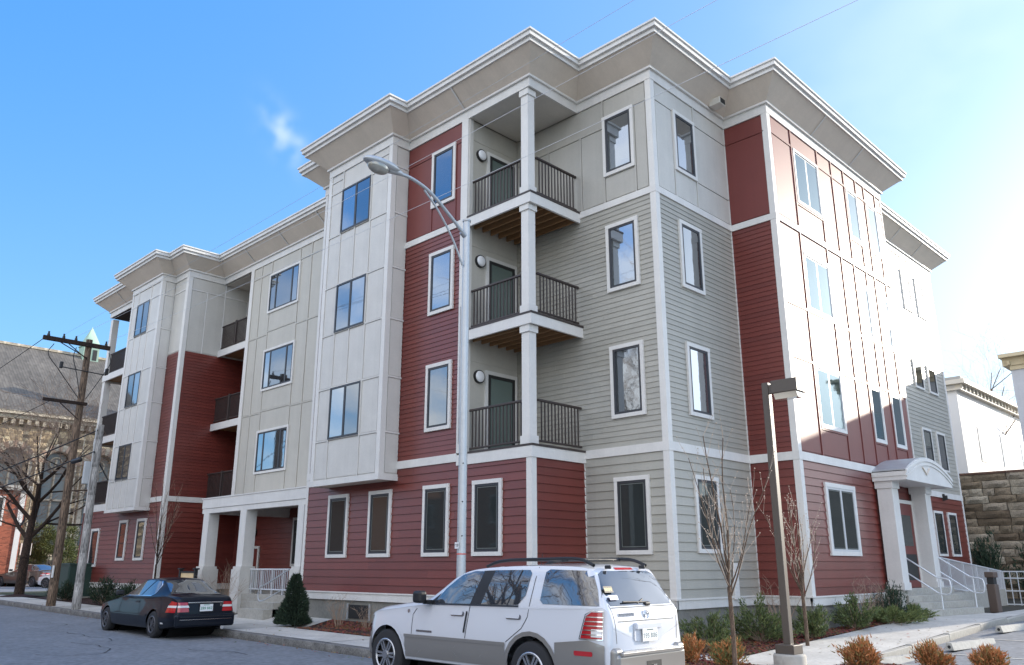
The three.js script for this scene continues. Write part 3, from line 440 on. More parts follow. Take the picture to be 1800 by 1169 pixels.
// --- cornice swept along the eaves
{
  const path = [[XG, ZG], [XG, ZE], [XR, ZE], [XR, ZC], [0, ZC], [0, 0], [XA, 0], [XA, ZT], [XB, ZT], [XB, ZB], [XBL, ZB], [XBL, ZT], [XTL, ZT], [XTL, 0], [XL1, 0], [XL1, ZL1], [XL0, ZL1], [XL0, ZL0], [XLL, ZL0], [XLL, ZL1], [XLE, ZL1], [XLE, ZG]];
  const n = path.length, dir = (i) => { const a = path[i % n], b = path[(i + 1) % n]; const l = Math.hypot(b[0] - a[0], b[1] - a[1]); return [(b[0] - a[0]) / l, (b[1] - a[1]) / l]; };
  const out = (d) => [d[1], -d[0]];
  const corner = (i, o) => { const a = out(dir((i + n - 1) % n)), b = out(dir(i)); return [path[i % n][0] + o * (a[0] + b[0]), path[i % n][1] + o * (a[1] + b[1])]; };
  const prof = [[0.02, 12.73], [0.105, 12.73], [0.105, 12.79], [0.08, 12.79]], prof2 = [[0.56, 13.24], [0.635, 13.225], [0.635, 13.325], [0.66, 13.335], [0.705, 13.335], [0.705, 13.445], [0.744, 13.455], [0.744, 13.505], [0.5, 13.52], [0.0, 13.52]];
  const sweep = (pr, i) => { const pos = []; for (let k = 0; k + 1 < pr.length; k++) { const a0 = corner(i, pr[k][0]), a1 = corner((i + 1) % n, pr[k][0]), b0 = corner(i, pr[k + 1][0]), b1 = corner((i + 1) % n, pr[k + 1][0]); const ya = pr[k][1], yb = pr[k + 1][1]; pos.push(a0[0], ya, a0[1], a1[0], ya, a1[1], b1[0], yb, b1[1], a0[0], ya, a0[1], b1[0], yb, b1[1], b0[0], yb, b0[1]); } return triGeo(pos); };
  for (let i = 0; i < n; i++) {
    const c = mesh('cornice', mergeGeometries([sweep(prof, i), sweep(prof2, i)]), MT.trim, B);
    const a = [corner(i, 0.085), corner((i + 1) % n, 0.085)], b = [corner(i, 0.61), corner((i + 1) % n, 0.61)];
    const len = Math.hypot(a[1][0] - a[0][0], a[1][1] - a[0][1]), k = Math.max(1, Math.round(len / 2.4));
    for (let q = 0; q < k; q++) {
      const t0 = q / k + (q ? 0.01 / len : 0), t1 = (q + 1) / k - (q < k - 1 ? 0.01 / len : 0), at = (s, t, y) => [s[0][0] + (s[1][0] - s[0][0]) * t, y, s[0][1] + (s[1][1] - s[0][1]) * t];
      // joints run square to the wall where possible
      const proj = (t) => { const p = at(a, t, 0), d = dir(i), l = Math.hypot(b[1][0] - b[0][0], b[1][1] - b[0][1]); return ((p[0] - b[0][0]) * d[0] + (p[2] - b[0][1]) * d[1]) / l; };
      const u0 = q ? proj(t0) : 0, u1 = q < k - 1 ? proj(t1) : 1;
      const A = at(a, t0, 12.785), Bq = at(a, t1, 12.785), C = at(b, u1, 13.245), D = at(b, u0, 13.245);
      mesh('soffit_panel', triGeo([...A, ...Bq, ...C, ...A, ...C, ...D]), MT.soffit, c);
      if (q) { const d = dir(i), w = 0.03, P = at(a, t0, 12.782), Q = at(b, u0, 13.236), o = out(d); const S = [P[0] + o[0] * 0.012, P[1] - 0.012, P[2] + o[1] * 0.012], E = [Q[0] + o[0] * 0.012, Q[1] - 0.012, Q[2] + o[1] * 0.012]; mesh('joint_strip', triGeo([S[0] - d[0] * w, S[1], S[2] - d[1] * w, S[0] + d[0] * w, S[1], S[2] + d[1] * w, E[0] + d[0] * w, E[1], E[2] + d[1] * w, S[0] - d[0] * w, S[1], S[2] - d[1] * w, E[0] + d[0] * w, E[1], E[2] + d[1] * w, E[0] - d[0] * w, E[1], E[2] - d[1] * w]), MT.trim, c); }
    }
  }
  const sh = new THREE.Shape(path.map((p, i) => { const c = corner(i, 0.02); return new THREE.Vector2(c[0], -c[1]); }));
  mesh('roof', muv(new THREE.ShapeGeometry(sh).rotateX(-Math.PI / 2).translate(0, 13.5, 0)), MT.core, B);
  const v = mesh('vent_box', merge([rbox(0.34, 0.2, 0.3, 0.02, 1)]), MT.ceiling, B); v.position.set(0.3, 12.86, -2.75); const g = mesh('vent_grille', bgeo(0.02, 0.15, 0.24), MT.dark, v); g.position.set(0.165, 0, 0);
}
// --- porch under the beige wall (parts of the building)
{
  const r = MT.red[0];
  siding(Fz(-1.5), XL1, XTL, -0.1, 2.9, Gg, MT.red, { loose: true });
  const beam = mesh('porch_beam', merge([box(-18.35, XTL - 0.004, 2.7, 3.02, ZT - 0.26, ZT - 0.01), box(-18.35, XTL - 0.004, 2.53, 2.69, ZT - 0.24, ZT - 0.03), box(-18.35, -18.1, 2.53, 3.02, -1.5, ZT - 0.27)]), MT.trim, B);
  mesh('porch_ceiling', box(-18.09, XTL, 2.86, 2.9, -1.5, ZT - 0.27), MT.ceiling, beam); mesh('porch_roof', box(-18.4, XTL, 3.022, 3.06, -0.02, ZT + 0.01), MT.trim, beam);
  for (const [x, w] of [[-18.02, 0.5], [-15.38, 0.5], [-11.86, 0.44]]) {
    const p = mesh('porch_column', box(-w / 2 + 0.05, w / 2 - 0.05, 0.75, 2.53, -0.19, 0.19), MT.trim, B); p.position.set(x, 0, ZT - 0.22);
    mesh('pedestal', merge([box(-w / 2 - 0.04, w / 2 + 0.04, -1, 0.66, -0.29, 0.29), box(-w / 2 - 0.01, w / 2 + 0.01, 0.66, 0.75, -0.25, 0.25)]), MT.white, p);
  }
  win(Fz(-1.5), -17.75, -16.85, 0.75, 2.5, { pane: MT.paneLow, cross: 0.35 });
  const d = mesh('utility_door', box(-0.5, 0.5, -1.5, 0, 0, 0.04), r, B); place(d, Fz(-1.5), -20.7, 1.42, 0.02);
  mesh('casing', merge([box(-0.6, -0.5, -1.5, 0, 0, 0.06), box(0.5, 0.6, -1.5, 0, 0, 0.06), box(-0.6, 0.6, 0, 0.1, 0, 0.06)]), MT.trim, d);
  const cv = document.createElement('canvas'); cv.width = 128; cv.height = 96; const c = cv.getContext('2d'); c.fillStyle = '#3a0d0f'; c.fillRect(0, 0, 128, 96); c.fillStyle = '#ff5c66'; c.font = 'bold 40px sans-serif'; c.textAlign = 'center'; c.fillText('FIRE', 64, 42); c.fillText('DEPT', 64, 84);
  const ct = new THREE.CanvasTexture(cv); ct.colorSpace = THREE.SRGBColorSpace; const s = mesh('door_lettering', new THREE.PlaneGeometry(0.36, 0.27), std(L(1, 1, 1), 0.6, { map: ct }), d); s.position.set(0.05, -0.48, 0.045);
  const l = mesh('wall_lamp', new THREE.CylinderGeometry(0.16, 0.16, 0.07, 24).rotateX(Math.PI / 2), MT.dark, B); l.position.set(-20.6, 2.05, -1.43); mesh('lamp_glass', new THREE.SphereGeometry(0.14, 20, 10).scale(1, 1, 0.4), MT.lampGlass, l).position.z = 0.03;
  mesh('porch_floor', box(-15.7, XTL + 0.02, -1.4, -0.08, -1.5, ZT - 0.05), MT.concrete, B);
  const st = mesh('porch_steps', merge([box(-14.0, -12.5, -1.2, -0.28, ZT - 0.06, ZT + 0.3), box(-14.0, -12.5, -1.2, -0.46, ZT - 0.06, ZT + 0.6)]), MT.concrete, B);
  // white picket railing
  const F = Fz(1.55), top = mesh('railing', rbox(2.85, 0.05, 0.05, 0.01, 1), MT.alu, B); place(top, F, -13.7, 0.66, 0); mesh('bottom_rail', rbox(2.85, 0.04, 0.04, 0.01, 1).translate(0, -0.6, 0), MT.alu, top);
  for (let i = 0; i <= 26; i++) { const w = i % 6 === 1 ? 0.045 : 0.02; const b = mesh(i % 6 === 1 ? 'railing_post' : 'baluster', bgeo(w, i % 6 === 1 ? 0.74 : 0.6, w), MT.alu, top); b.position.set(-1.4 + i * 0.1077, i % 6 === 1 ? -0.37 : -0.3, 0); }
  const h = mesh('handrail', tube([V(-11.5, 0.66, 2.3), V(-12.5, 0.26, 2.42), V(-12.75, 0.17, 2.45), V(-12.86, 0.08, 2.45), V(-12.86, -0.16, 2.45), V(-12.75, -0.22, 2.45), V(-12.55, -0.2, 2.45), V(-11.8, 0.08, 2.35)], 0.02, 40, 8), MT.galv, B);
}
// --- portico
{
  const z0 = -7.75, z1 = -11.4, zc = (z0 + z1) / 2, hw = (z0 - z1) / 2, sh = new THREE.Shape();
  const arcY = (u) => 3.24 + 0.42 * Math.sqrt(Math.max(0, 1 - (u / (hw + 0.06)) ** 2)) ** 1.0;
  sh.moveTo(-hw, 2.97); sh.lineTo(hw, 2.97); sh.lineTo(hw, 3.22); for (let i = 0; i <= 24; i++) { const u = hw - (2 * hw * i) / 24; sh.lineTo(u, 3.2 + 0.44 * (1 - (u / hw) ** 2)); } sh.lineTo(-hw, 3.22);
  const g = muv(new THREE.ExtrudeGeometry(sh, { depth: 0.9, bevelEnabled: false }));
  const p = mesh('portico', g, MT.trim, B); p.position.set(XR + 0.03, 0, zc); p.rotation.y = Math.PI / 2; // local z -> +x, local x -> -z
  const ring = (k, t, d) => { const s = new THREE.Shape(); const f = (u) => 3.2 + 0.44 * (1 - (u / hw) ** 2) + k; for (let i = 0; i <= 24; i++) { const u = -hw + 2 * hw * i / 24; i ? s.lineTo(u, f(u)) : s.moveTo(u, f(u)); } for (let i = 24; i >= 0; i--) { const u = -hw + 2 * hw * i / 24; s.lineTo(u, f(u) - t); } return muv(new THREE.ExtrudeGeometry(s, { depth: d, bevelEnabled: false })); };
  mesh('arched_moulding', ring(0.03, 0.09, 0.05), MT.trim, p).position.z = 0.88; mesh('arched_moulding', ring(-0.12, 0.05, 0.03), MT.trim, p).position.z = 0.895;
  mesh('barrel_roof', ring(0.055, 0.03, 0.9), MT.galv, p);
  mesh('side_fascia', box(-hw - 0.02, -hw, 3.08, 3.2, 0.0, 0.9), MT.trim, p);
  const k = mesh('gable_ornament', merge([box(-0.02, 0.02, -0.16, 0.16, 0, 0.03).rotateZ(0.95).translate(-0.2, 0, 0), box(-0.02, 0.02, -0.16, 0.16, 0, 0.03).rotateZ(-0.95).translate(0.06, 0, 0)]), MT.soffit, p); k.position.set(-0.2, 3.3, 0.905);
  for (const z of [-7.84, -10.35]) { const c = mesh('column', box(0.07, 0.43, 0.15, 2.8, -0.43, 0), MT.trim, p); c.position.set(-(z - zc), 0, 0.0); c.geometry = box(-0.0, 0.44, 0.15, 2.78, 0.06, 0.45); mesh('capital', box(-0.03, 0.47, 2.78, 2.97, 0.02, 0.49), MT.trim, c); mesh('plinth', box(-0.03, 0.47, 0.15, 0.34, 0.03, 0.48), MT.trim, c); }
  const d = mesh('entrance_door', box(-0.55, 0.55, 0, 2.3, 0, 0.05), MT.redPanel, B); place(d, Fx(XR), 9.75, 0.18, 0.02); mesh('casing', merge([box(-0.65, -0.55, 0, 2.4, 0, 0.07), box(0.55, 0.65, 0, 2.4, 0, 0.07), box(-0.55, 0.55, 2.3, 2.4, 0, 0.068)]), MT.trim, d); mesh('pane', bgeo(0.7, 0.85, 0.02), MT.paneLow, d).position.set(0, 1.55, 0.05); mesh('kick_plate', bgeo(0.94, 0.7, 0.012), MT.dark, d).position.set(0, 0.55, 0.052);
  mesh('landing', box(-0.15, 1.72, -1.2, 0.17, -11.5, -7.7), MT.concrete, B);
}
// entrance steps with handrails
{
  const s = thing('entrance_steps', 'pale concrete entrance steps with two looped metal handrails below the arched portico', 'steps', [2.26, -0.5, -7.93], -0.14);
  for (let i = 0; i < 4; i++) mesh('step', rbox(0.9 - i * 0.24, 0.172, 3.1 - i * 0.02, 0.012, 1).translate(-(0.9 - i * 0.24) / 2 - i * 0.24, 0.086 + i * 0.17, -1.57), MT.concrete, s);
  mesh('footing', box(-1.0, -0.02, -0.6, -0.002, -3.1, -0.05), MT.concrete, s);
  for (const z of [-0.85, -2.75]) {
    const path = (o) => [V(-1.25, 1.55 - o, z), V(-0.95, 1.53 - o, z), V(-0.1, 0.98 - o, z), V(0.12, 0.94 - o, z)];
    const loop = new THREE.CurvePath(); const pts = [...path(0), V(0.24, 0.9, z), V(0.26, 0.72, z), V(0.22, 0.57, z), ...path(0.4).reverse(), V(-1.34, 1.2, z), V(-1.36, 1.4, z)];
    mesh('handrail', muv(new THREE.TubeGeometry(new THREE.CatmullRomCurve3(pts, true, 'catmullrom', 0.12), 90, 0.021, 8, true)), MT.alu, s);
    for (const [x, y0, y1] of [[-0.92, 0.66, 1.5], [-0.02, -0.1, 0.95]]) mesh('rail_post', rod(V(x, y0, z), V(x, y1, z), 0.02), MT.alu, s);
  }
}
{ // ramp railing and fence beyond
  const r = thing('ramp_railing', 'long light metal picket railing sloping down the ramp beside the portico', 'railing', [1.45, 0, -11.3]);
  const n = 62, y = (t) => 1.04 - 0.45 * t, Lz = -6.6;
  mesh('top_rail', rod(V(0, y(0), 0), V(0, y(1), Lz), 0.025), MT.alu, r); mesh('lower_rail', rod(V(0, y(0) - 0.85, 0), V(0, y(1) - 0.85, Lz), 0.02), MT.alu, r);
  for (let i = 0; i <= n; i++) { const t = i / n, post = i % 12 === 0; mesh(post ? 'railing_post' : 'baluster', box(-0.01 - post * 0.014, 0.01 + post * 0.014, y(t) - (post ? 1.1 : 0.85), y(t), -0.01 - post * 0.014, 0.01 + post * 0.014), MT.alu, r).position.z = Lz * t; }
  mesh('ramp_slab', box(-1.5, 0.05, -1.0, 0.0, Lz, 0), MT.concrete, r);
  const f = thing('picket_fence', 'white metal fence with wide pickets right of the ramp railing', 'fence', [1.45, 0, -17.9]);
  for (const yy of [0.58, 0.36, -0.06, -0.5]) mesh('rail', box(0, 9, yy - 0.02, yy + 0.02, -0.02, 0.02), MT.alu, f);
  for (let i = 0; i < 40; i++) { const post = i % 8 === 0; mesh(post ? 'fence_post' : 'picket', box(-0.012 - post * 0.018, 0.012 + post * 0.018, -0.75, 0.58 + post * 0.02, -0.015, 0.015), MT.alu, f).position.x = 0.03 + i * 0.225; }
  const b = thing('litter_bin', 'brown square litter bin with dark opening at the foot of the ramp', 'litter bin', [2.75, -0.52, -11.9], -0.1);
  mesh('bin_body', rbox(0.24, 0.78, 0.28, 0.03).translate(0, 0.39, 0), std(L(0.1, 0.07, 0.055), 0.6), b); mesh('bin_hood', rbox(0.26, 0.16, 0.3, 0.03).translate(0, 1.04, 0), std(L(0.1, 0.07, 0.055), 0.6), b); mesh('bin_throat', box(-0.09, 0.09, 0.78, 0.97, -0.11, 0.11), MT.dark, b);
}
// wheel stops
for (const [x, z, t, lab] of [[4.03, -0.35, -0.12, 'white concrete wheel stop nearest the street, half hidden by an orange shrub'], [4.5, -3.5, -0.13, 'white concrete wheel stop in the middle of the row of three'], [4.42, -7.0, -0.1, 'white concrete wheel stop farthest from the street']]) {
  const w = thing('wheel_stop', lab, 'wheel stop', [x, gy(4.4, z), z], t, 'wheel stops along the car park edge');
  const P = [[-0.085, 0], [0.085, 0], [0.05, 0.13], [-0.05, 0.13]], g = prism(P, 1.85).rotateY(Math.PI / 2).translate(0, 0, 0.92); mesh('concrete_block', g, MT.line, w);
  for (const q of [-0.6, 0.6]) mesh('steel_pin', new THREE.CylinderGeometry(0.014, 0.014, 0.02, 8).translate(0, 0.132, q), MT.metal, w); mesh('bolt_hole', new THREE.CylinderGeometry(0.03, 0.03, 0.01, 12).rotateX(Math.PI / 2).translate(0, 0.06, 0.922), MT.dark, w);
}

// ---------- lamps and poles ----------
{ // silver street lamp on the sidewalk
  const x = -2.06, z = 4.2, y0 = gy(x, z), s = thing('street_lamp', 'tall silver street lamp with curved arm and cobra head, behind the white car', 'street lamp', [x, y0, z]);
  const H = 7.95 - y0; mesh('pole', muv(new THREE.CylinderGeometry(0.075, 0.094, H, 20).translate(0, H / 2, 0)), MT.galv, s); mesh('pole_cap', new THREE.CylinderGeometry(0.09, 0.09, 0.04, 20).translate(0, H, 0), MT.metal, s);
  mesh('arm', tube([V(0, H - 0.35, 0.05), V(0, H - 0.05, 0.45), V(0, H + 0.35, 1.1), V(0, H + 0.47, 1.6), V(0, H + 0.46, 1.9)], 0.036, 40), MT.galv, s);
  mesh('brace', tube([V(0, H - 1.05, 0.1), V(0, H - 0.5, 0.42), V(0, H + 0.02, 0.85), V(0, H + 0.32, 1.2)], 0.022, 30), MT.galv, s);
  mesh('arm_flange', new THREE.CylinderGeometry(0.06, 0.06, 0.12, 12).rotateX(1.0).translate(0, H - 0.33, 0.1), MT.metal, s);
  const hd = mesh('lamp_head', new THREE.SphereGeometry(1, 28, 16).scale(0.17, 0.105, 0.44).translate(0, H + 0.5, 2.3), MT.galv, s); mesh('head_neck', new THREE.CylinderGeometry(0.045, 0.1, 0.34, 16).rotateX(-Math.PI / 2).translate(0, H + 0.475, 1.97), MT.galv, hd);
  mesh('lamp_glass', new THREE.SphereGeometry(1, 24, 14).scale(0.145, 0.16, 0.25).translate(0, H + 0.43, 2.38), new THREE.MeshPhysicalMaterial({ color: L(0.36, 0.35, 0.31), roughness: 0.12, metalness: 0.25, clearcoat: 0.6 }), s);
  mesh('red_band', new THREE.CylinderGeometry(0.093, 0.093, 0.02, 20).translate(0, 1.86, 0), std(L(0.6, 0.05, 0.03), 0.6), s);
  const cv = document.createElement('canvas'); cv.width = cv.height = 64; const c = cv.getContext('2d'); c.fillStyle = '#ddd'; c.fillRect(0, 0, 64, 64); c.fillStyle = '#111'; c.font = 'bold 44px sans-serif'; c.textAlign = 'center'; c.fillText('19', 32, 48); const t = new THREE.CanvasTexture(cv); t.colorSpace = THREE.SRGBColorSpace;
  const tg = mesh('number_tag', new THREE.PlaneGeometry(0.12, 0.12), std(L(1, 1, 1), 0.6, { map: t }), s); tg.position.set(-0.02, 2.02, 0.104); tg.rotation.y = 0.0;
  for (const [a, y] of [[0.9, 2.2], [0.9, 2.85], [0.9, 3.6]]) mesh('bolt', new THREE.SphereGeometry(0.014, 8, 6).translate(Math.sin(a) * 0.092, y, Math.cos(a) * 0.092), MT.dark, s);
  mesh('conduit', rod(V(-0.11, 4.0, 0.04), V(-0.11, 6.9, 0.04), 0.012), MT.galv, s);
}
{ // square brown car-park lamp
  const x = 3.05, z = 1.25, y0 = -0.9, s = thing('car_park_lamp', 'brown square lamp post with box head on a round concrete base', 'lamp post', [x, y0, z]), m = std(L(0.085, 0.07, 0.057), 0.45);
  const base = mesh('concrete_base', toCreasedNormals(new THREE.LatheGeometry([[0, -0.3], [0.27, -0.3], [0.27, 0.19], [0.25, 0.22], [0, 0.22]].map(([a, b]) => new THREE.Vector2(a, b)), 36), 0.6), MT.concrete, s);
  mesh('base_cover', merge([rbox(0.34, 0.15, 0.34, 0.012).translate(0, 0.295, 0)]), m, s); mesh('pole', rbox(0.13, 4.78, 0.13, 0.012).translate(0, 2.54, 0), m, s);
  const hd = mesh('lamp_head', rbox(0.5, 0.24, 0.36, 0.015).translate(0.42, 4.8, 0), m, s); mesh('bracket', box(0.06, 0.18, 4.72, 4.88, -0.05, 0.05), m, s);
  mesh('lamp_lens', merge([prism([[-0.15, 0], [0.15, 0], [0.09, -0.1], [-0.09, -0.1]].reverse(), 0.44).translate(0.2, 4.68, 0)]), new THREE.MeshPhysicalMaterial({ color: L(0.5, 0.48, 0.42), roughness: 0.1, metalness: 0.3, clearcoat: 1 }), s);
}
function utilityPole(label, x, z, top, r, m = MT.wood) {
  const y0 = gy(x, z) - 0.1, p = thing('utility_pole', label, 'utility pole', [x, y0, z], 0, 'wooden utility poles on the sidewalk');
  mesh('pole', muv(new THREE.CylinderGeometry(r * 0.72, r, top - y0, 18, 6).translate(0, (top - y0) / 2, 0)), m, p); return [p, y0];
}
const PX = -24.4, PZ = 4.45;
{
  const [p, y0] = utilityPole('tall brown wooden utility pole with crossarms, left of the shorter weathered pole', PX, PZ, 9.55, 0.165); const Y = (y) => y - y0;
  mesh('crossarm', rbox(0.12, 0.17, 2.5, 0.01, 1).translate(0.16, Y(9.3), 0.48), MT.woodDark, p); mesh('crossarm', rbox(0.1, 0.12, 1.6, 0.01, 1).translate(0.15, Y(6.92), 0.6), MT.woodDark, p);
  for (const [a, b] of [[V(0.2, Y(9.2), 1.1), V(0.18, Y(8.75), 0.05)], [V(0.2, Y(9.2), 0.8), V(0.18, Y(8.7), 0.05)], [V(0.2, Y(6.85), 0.8), V(0.18, Y(6.3), 0.08)]]) mesh('brace', rod(a, b, 0.02), MT.woodDark, p);
  for (const z of [1.55, 1.0, 0.55, -0.6]) mesh('insulator', merge([new THREE.CylinderGeometry(0.05, 0.06, 0.09, 12).translate(0.16, Y(9.43), z), new THREE.CylinderGeometry(0.035, 0.035, 0.1, 10).translate(0.16, Y(9.52), z)]), MT.dark, p);
  mesh('bracket', rod(V(0.18, Y(8.25), 0.9), V(0.18, Y(8.18), -0.75), 0.022), MT.dark, p); for (const z of [0.95, -0.75]) mesh('insulator', merge([rbox(0.12, 0.26, 0.12, 0.03).translate(0.2, Y(8.32), z)]), MT.dark, p);
  for (const [z0, z1] of [[1.3, 0.16], [0.5, 0.1], [-0.72, -0.1]]) mesh('jumper_cable', tube([V(0.22, Y(9.1), z0 * 1.02), V(0.25, Y(8.7), z0 * 1.15), V(0.28, Y(8.1), z0 * 0.8), V(0.2, Y(7.1), z1)], 0.016, 24, 6), MT.cable, p);
  mesh('notice_card', box(0.06, 0.2, Y(0.35), Y(0.78), 0.12, 0.15), std(L(0.75, 0.75, 0.72), 0.7), p);
}
{
  const [p, y0] = utilityPole('short weathered grey utility pole stub with a grey box near its top', -21.6, 4.5, 5.75, 0.15, MT.woodGrey);
  mesh('junction_box', rbox(0.14, 0.8, 0.2, 0.02).translate(-0.08, 4.0 - y0, 0.26), MT.galv, p); mesh('conduit', rod(V(0.02, 3.4 - y0, 0.17), V(0.02, 5.6 - y0, 0.15), 0.02), MT.galv, p);
}
function wire(label, a, b, sag, r, mat, name = 'overhead_wire') { const m = a.clone().lerp(b, 0.5); m.y -= sag; const pts = []; for (let i = 0; i <= 24; i++) { const t = i / 24, q = a.clone().lerp(b, t); q.y -= sag * 4 * t * (1 - t); pts.push(q); } const w = mesh(numbered(name), tube(pts, r, 60, 6), mat, scene); return tag(w, label, 'wire', 'overhead wires'); }
{
  const E = 22;
  wire('topmost dark overhead wire crossing the cornice above the corner balcony', V(PX + 0.16, 9.55, PZ + 1.0), V(E, 10.95, 5.0), 0.25, 0.004, MT.galv);
  wire('pale overhead wire crossing the cornice and the top of the balcony post', V(PX + 0.16, 9.55, PZ + 0.55), V(E, 9.9, 5.0), 0.35, 0.0046, MT.cableLight);
  wire('pale overhead wire crossing the fourth floor corner window', V(PX + 0.16, 9.55, PZ - 0.6), V(E, 8.6, 5.0), 0.4, 0.005, MT.cableLight);
  wire('thin overhead wire running left from the utility pole across the church roof', V(PX, 9.25, PZ + 1.7), V(PX - 34, 5.2, PZ + 6), 0.6, 0.014, MT.cable);
  wire('thin wire from the lower crossarm down to the left edge', V(PX, 6.9, PZ + 1.1), V(PX - 30, 3.2, PZ + 7), 0.4, 0.014, MT.cable);
  wire('thick black cable low on the left with a round splice', V(-21.55, 5.55, 4.6), V(-50, 2.6, 10), 0.5, 0.026, MT.cable, 'overhead_cable');
  wire('lower black cable holding the long splice case', V(-21.5, 4.75, 4.65), V(-50, 2.1, 10), 0.5, 0.026, MT.cable, 'overhead_cable');
  wire('black cable running right from the short pole behind the bay window edge', V(-21.5, 4.75, 4.65), V(-26.75, 4.3, 2.2), 0.03, 0.026, MT.cable, 'overhead_cable');
  const s = tag(mesh('splice_case', merge([new THREE.CapsuleGeometry(0.085, 0.5, 6, 14).rotateZ(Math.PI / 2)]), MT.black, scene), 'long black splice case hanging on the cable left of the short pole', 'splice case'); s.position.set(-22.6, 4.5, 4.85); s.rotation.z = 0.07; s.rotation.y = 0.15;
  const s2 = tag(mesh('cable_ball', new THREE.SphereGeometry(0.14, 16, 12).scale(1.3, 1, 1), MT.black, scene), 'round black splice on the cable at the far left', 'splice case'); s2.position.set(-34.5, 3.72, 7.0);
}
{ const b = thing('bollard', 'white round marker post standing on the grass left of the utility poles', 'bollard', [-31.5, gy(-31.5, 2), 2.2]); mesh('post', new THREE.CylinderGeometry(0.13, 0.13, 2.2, 18).translate(0, 1.1, 0), MT.galv, b); mesh('cap', new THREE.SphereGeometry(0.13, 16, 8).translate(0, 2.2, 0), MT.galv, b); }
for (const [x, z, w, lab] of [[-31.2, -0.6, 1.5, 'dark green utility cabinet left of the tall wooden pole'], [-29.6, 1.9, 1.35, 'dark green utility cabinet between the two wooden poles']]) { const c = thing('utility_cabinet', lab, 'utility cabinet', [x, gy(x, z), z], 0, 'green utility cabinets'); const m = std(L(0.02, 0.05, 0.04), 0.5); mesh('cabinet', rbox(w, 1.35, 1.2, 0.03).translate(0, 0.7, 0), m, c); mesh('lid', rbox(w + 0.06, 0.08, 1.26, 0.02).translate(0, 1.4, 0), m, c); mesh('door', box(-w / 2 + 0.06, w / 2 - 0.06, 0.12, 1.3, 0.6, 0.615), m, c); mesh('base_pad', box(-w / 2 - 0.1, w / 2 + 0.1, -0.2, 0.06, -0.7, 0.7), MT.concrete, c); }
{ // notice board
  const b = thing('notice_board', 'black framed notice board on two posts beside the porch column', 'notice board', [-17.45, gy(-17.5, 2.4), 2.45]);
  for (const x of [-0.75, 0.38]) { mesh('post', rbox(0.1, 1.35, 0.1, 0.01).translate(x, 0.68, 0), MT.black, b); mesh('post_cap', rbox(0.17, 0.05, 0.17, 0.01).translate(x, 1.37, 0), MT.black, b); }
  mesh('frame', merge([box(-0.7, 0.33, 0.5, 0.56, -0.03, 0.03), box(-0.7, 0.33, 1.24, 1.3, -0.03, 0.03)]), MT.black, b); mesh('panel', box(-0.7, 0.33, 0.56, 1.24, -0.01, 0.01), std(L(0.75, 0.55, 0.3), 0.3), b);
}
// ---------- vehicles ----------
function loftBody(secs, halfRing) { // secs sorted by x ; halfRing(sec) -> [[z,y]...] bottom centre to top centre
  const cr = (p, i, t) => { const a = p[Math.max(0, i - 1)], b = p[i], c = p[i + 1], d = p[Math.min(p.length - 1, i + 2)], t2 = t * t, t3 = t2 * t; const mono = (k) => { const v = 0.5 * (2 * b[k] + (c[k] - a[k]) * t + (2 * a[k] - 5 * b[k] + 4 * c[k] - d[k]) * t2 + (3 * b[k] - a[k] - 3 * c[k] + d[k]) * t3); return clamp(v, Math.min(b[k], c[k]) - 0.015, Math.max(b[k], c[k]) + 0.015); }; return b.map((_, k) => mono(k)); };
  const rows = []; const S = 4; for (let i = 0; i + 1 < secs.length; i++) for (let q = 0; q < S; q++) rows.push(cr(secs, i, q / S)); rows.push(secs[secs.length - 1]);
  const rings = rows.map((s) => { const h = halfRing(s), f = []; for (let i = 0; i + 1 < h.length; i++) for (let q = 0; q < 3; q++) f.push(cr(h, i, q / 3)); f.push(h[h.length - 1]); const ring = f.map(([z, y]) => [s[0], y, z]); for (let i = f.length - 2; i > 0; i--) ring.push([s[0], f[i][1], -f[i][0]]); return ring; });
  const pos = [], idx = [], n = rings[0].length; rings.forEach((r) => r.forEach((p) => pos.push(...p)));
  for (let i = 0; i + 1 < rings.length; i++) for (let j = 0; j < n; j++) { const a = i * n + j, b = i * n + (j + 1) % n, c = a + n, d = b + n; idx.push(a, b, d, a, d, c); }
  for (const e of [0, rings.length - 1]) { const o = pos.length / 3, r = rings[e]; pos.push(r[0][0], (r[0][1] + r[n >> 1][1]) / 2, 0); for (let j = 0; j < n; j++) { const a = e * n + j, b = e * n + (j + 1) % n; e ? idx.push(o, a, b) : idx.push(o, b, a); } }
  const g = new THREE.BufferGeometry(); g.setAttribute('position', new THREE.Float32BufferAttribute(pos, 3)); g.setIndex(idx); g.computeVertexNormals(); return g;
}
const carRing = ([x, yb, ym, w, yB, wB, yR, wR]) => [[0, yb], [w * 0.82, yb], [w * 0.96, yb + 0.07], [w, ym], [wB + 0.004, yB - 0.02], [wB, yB], [wR + 0.03, yR - 0.075 * Math.min(1, (yR - yB) * 3)], [wR * 0.9, yR - 0.02 * Math.min(1, (yR - yB) * 4)], [wR * 0.55, yR + 0.0], [0, yR + 0.015]];
const RAY = new THREE.Raycaster();
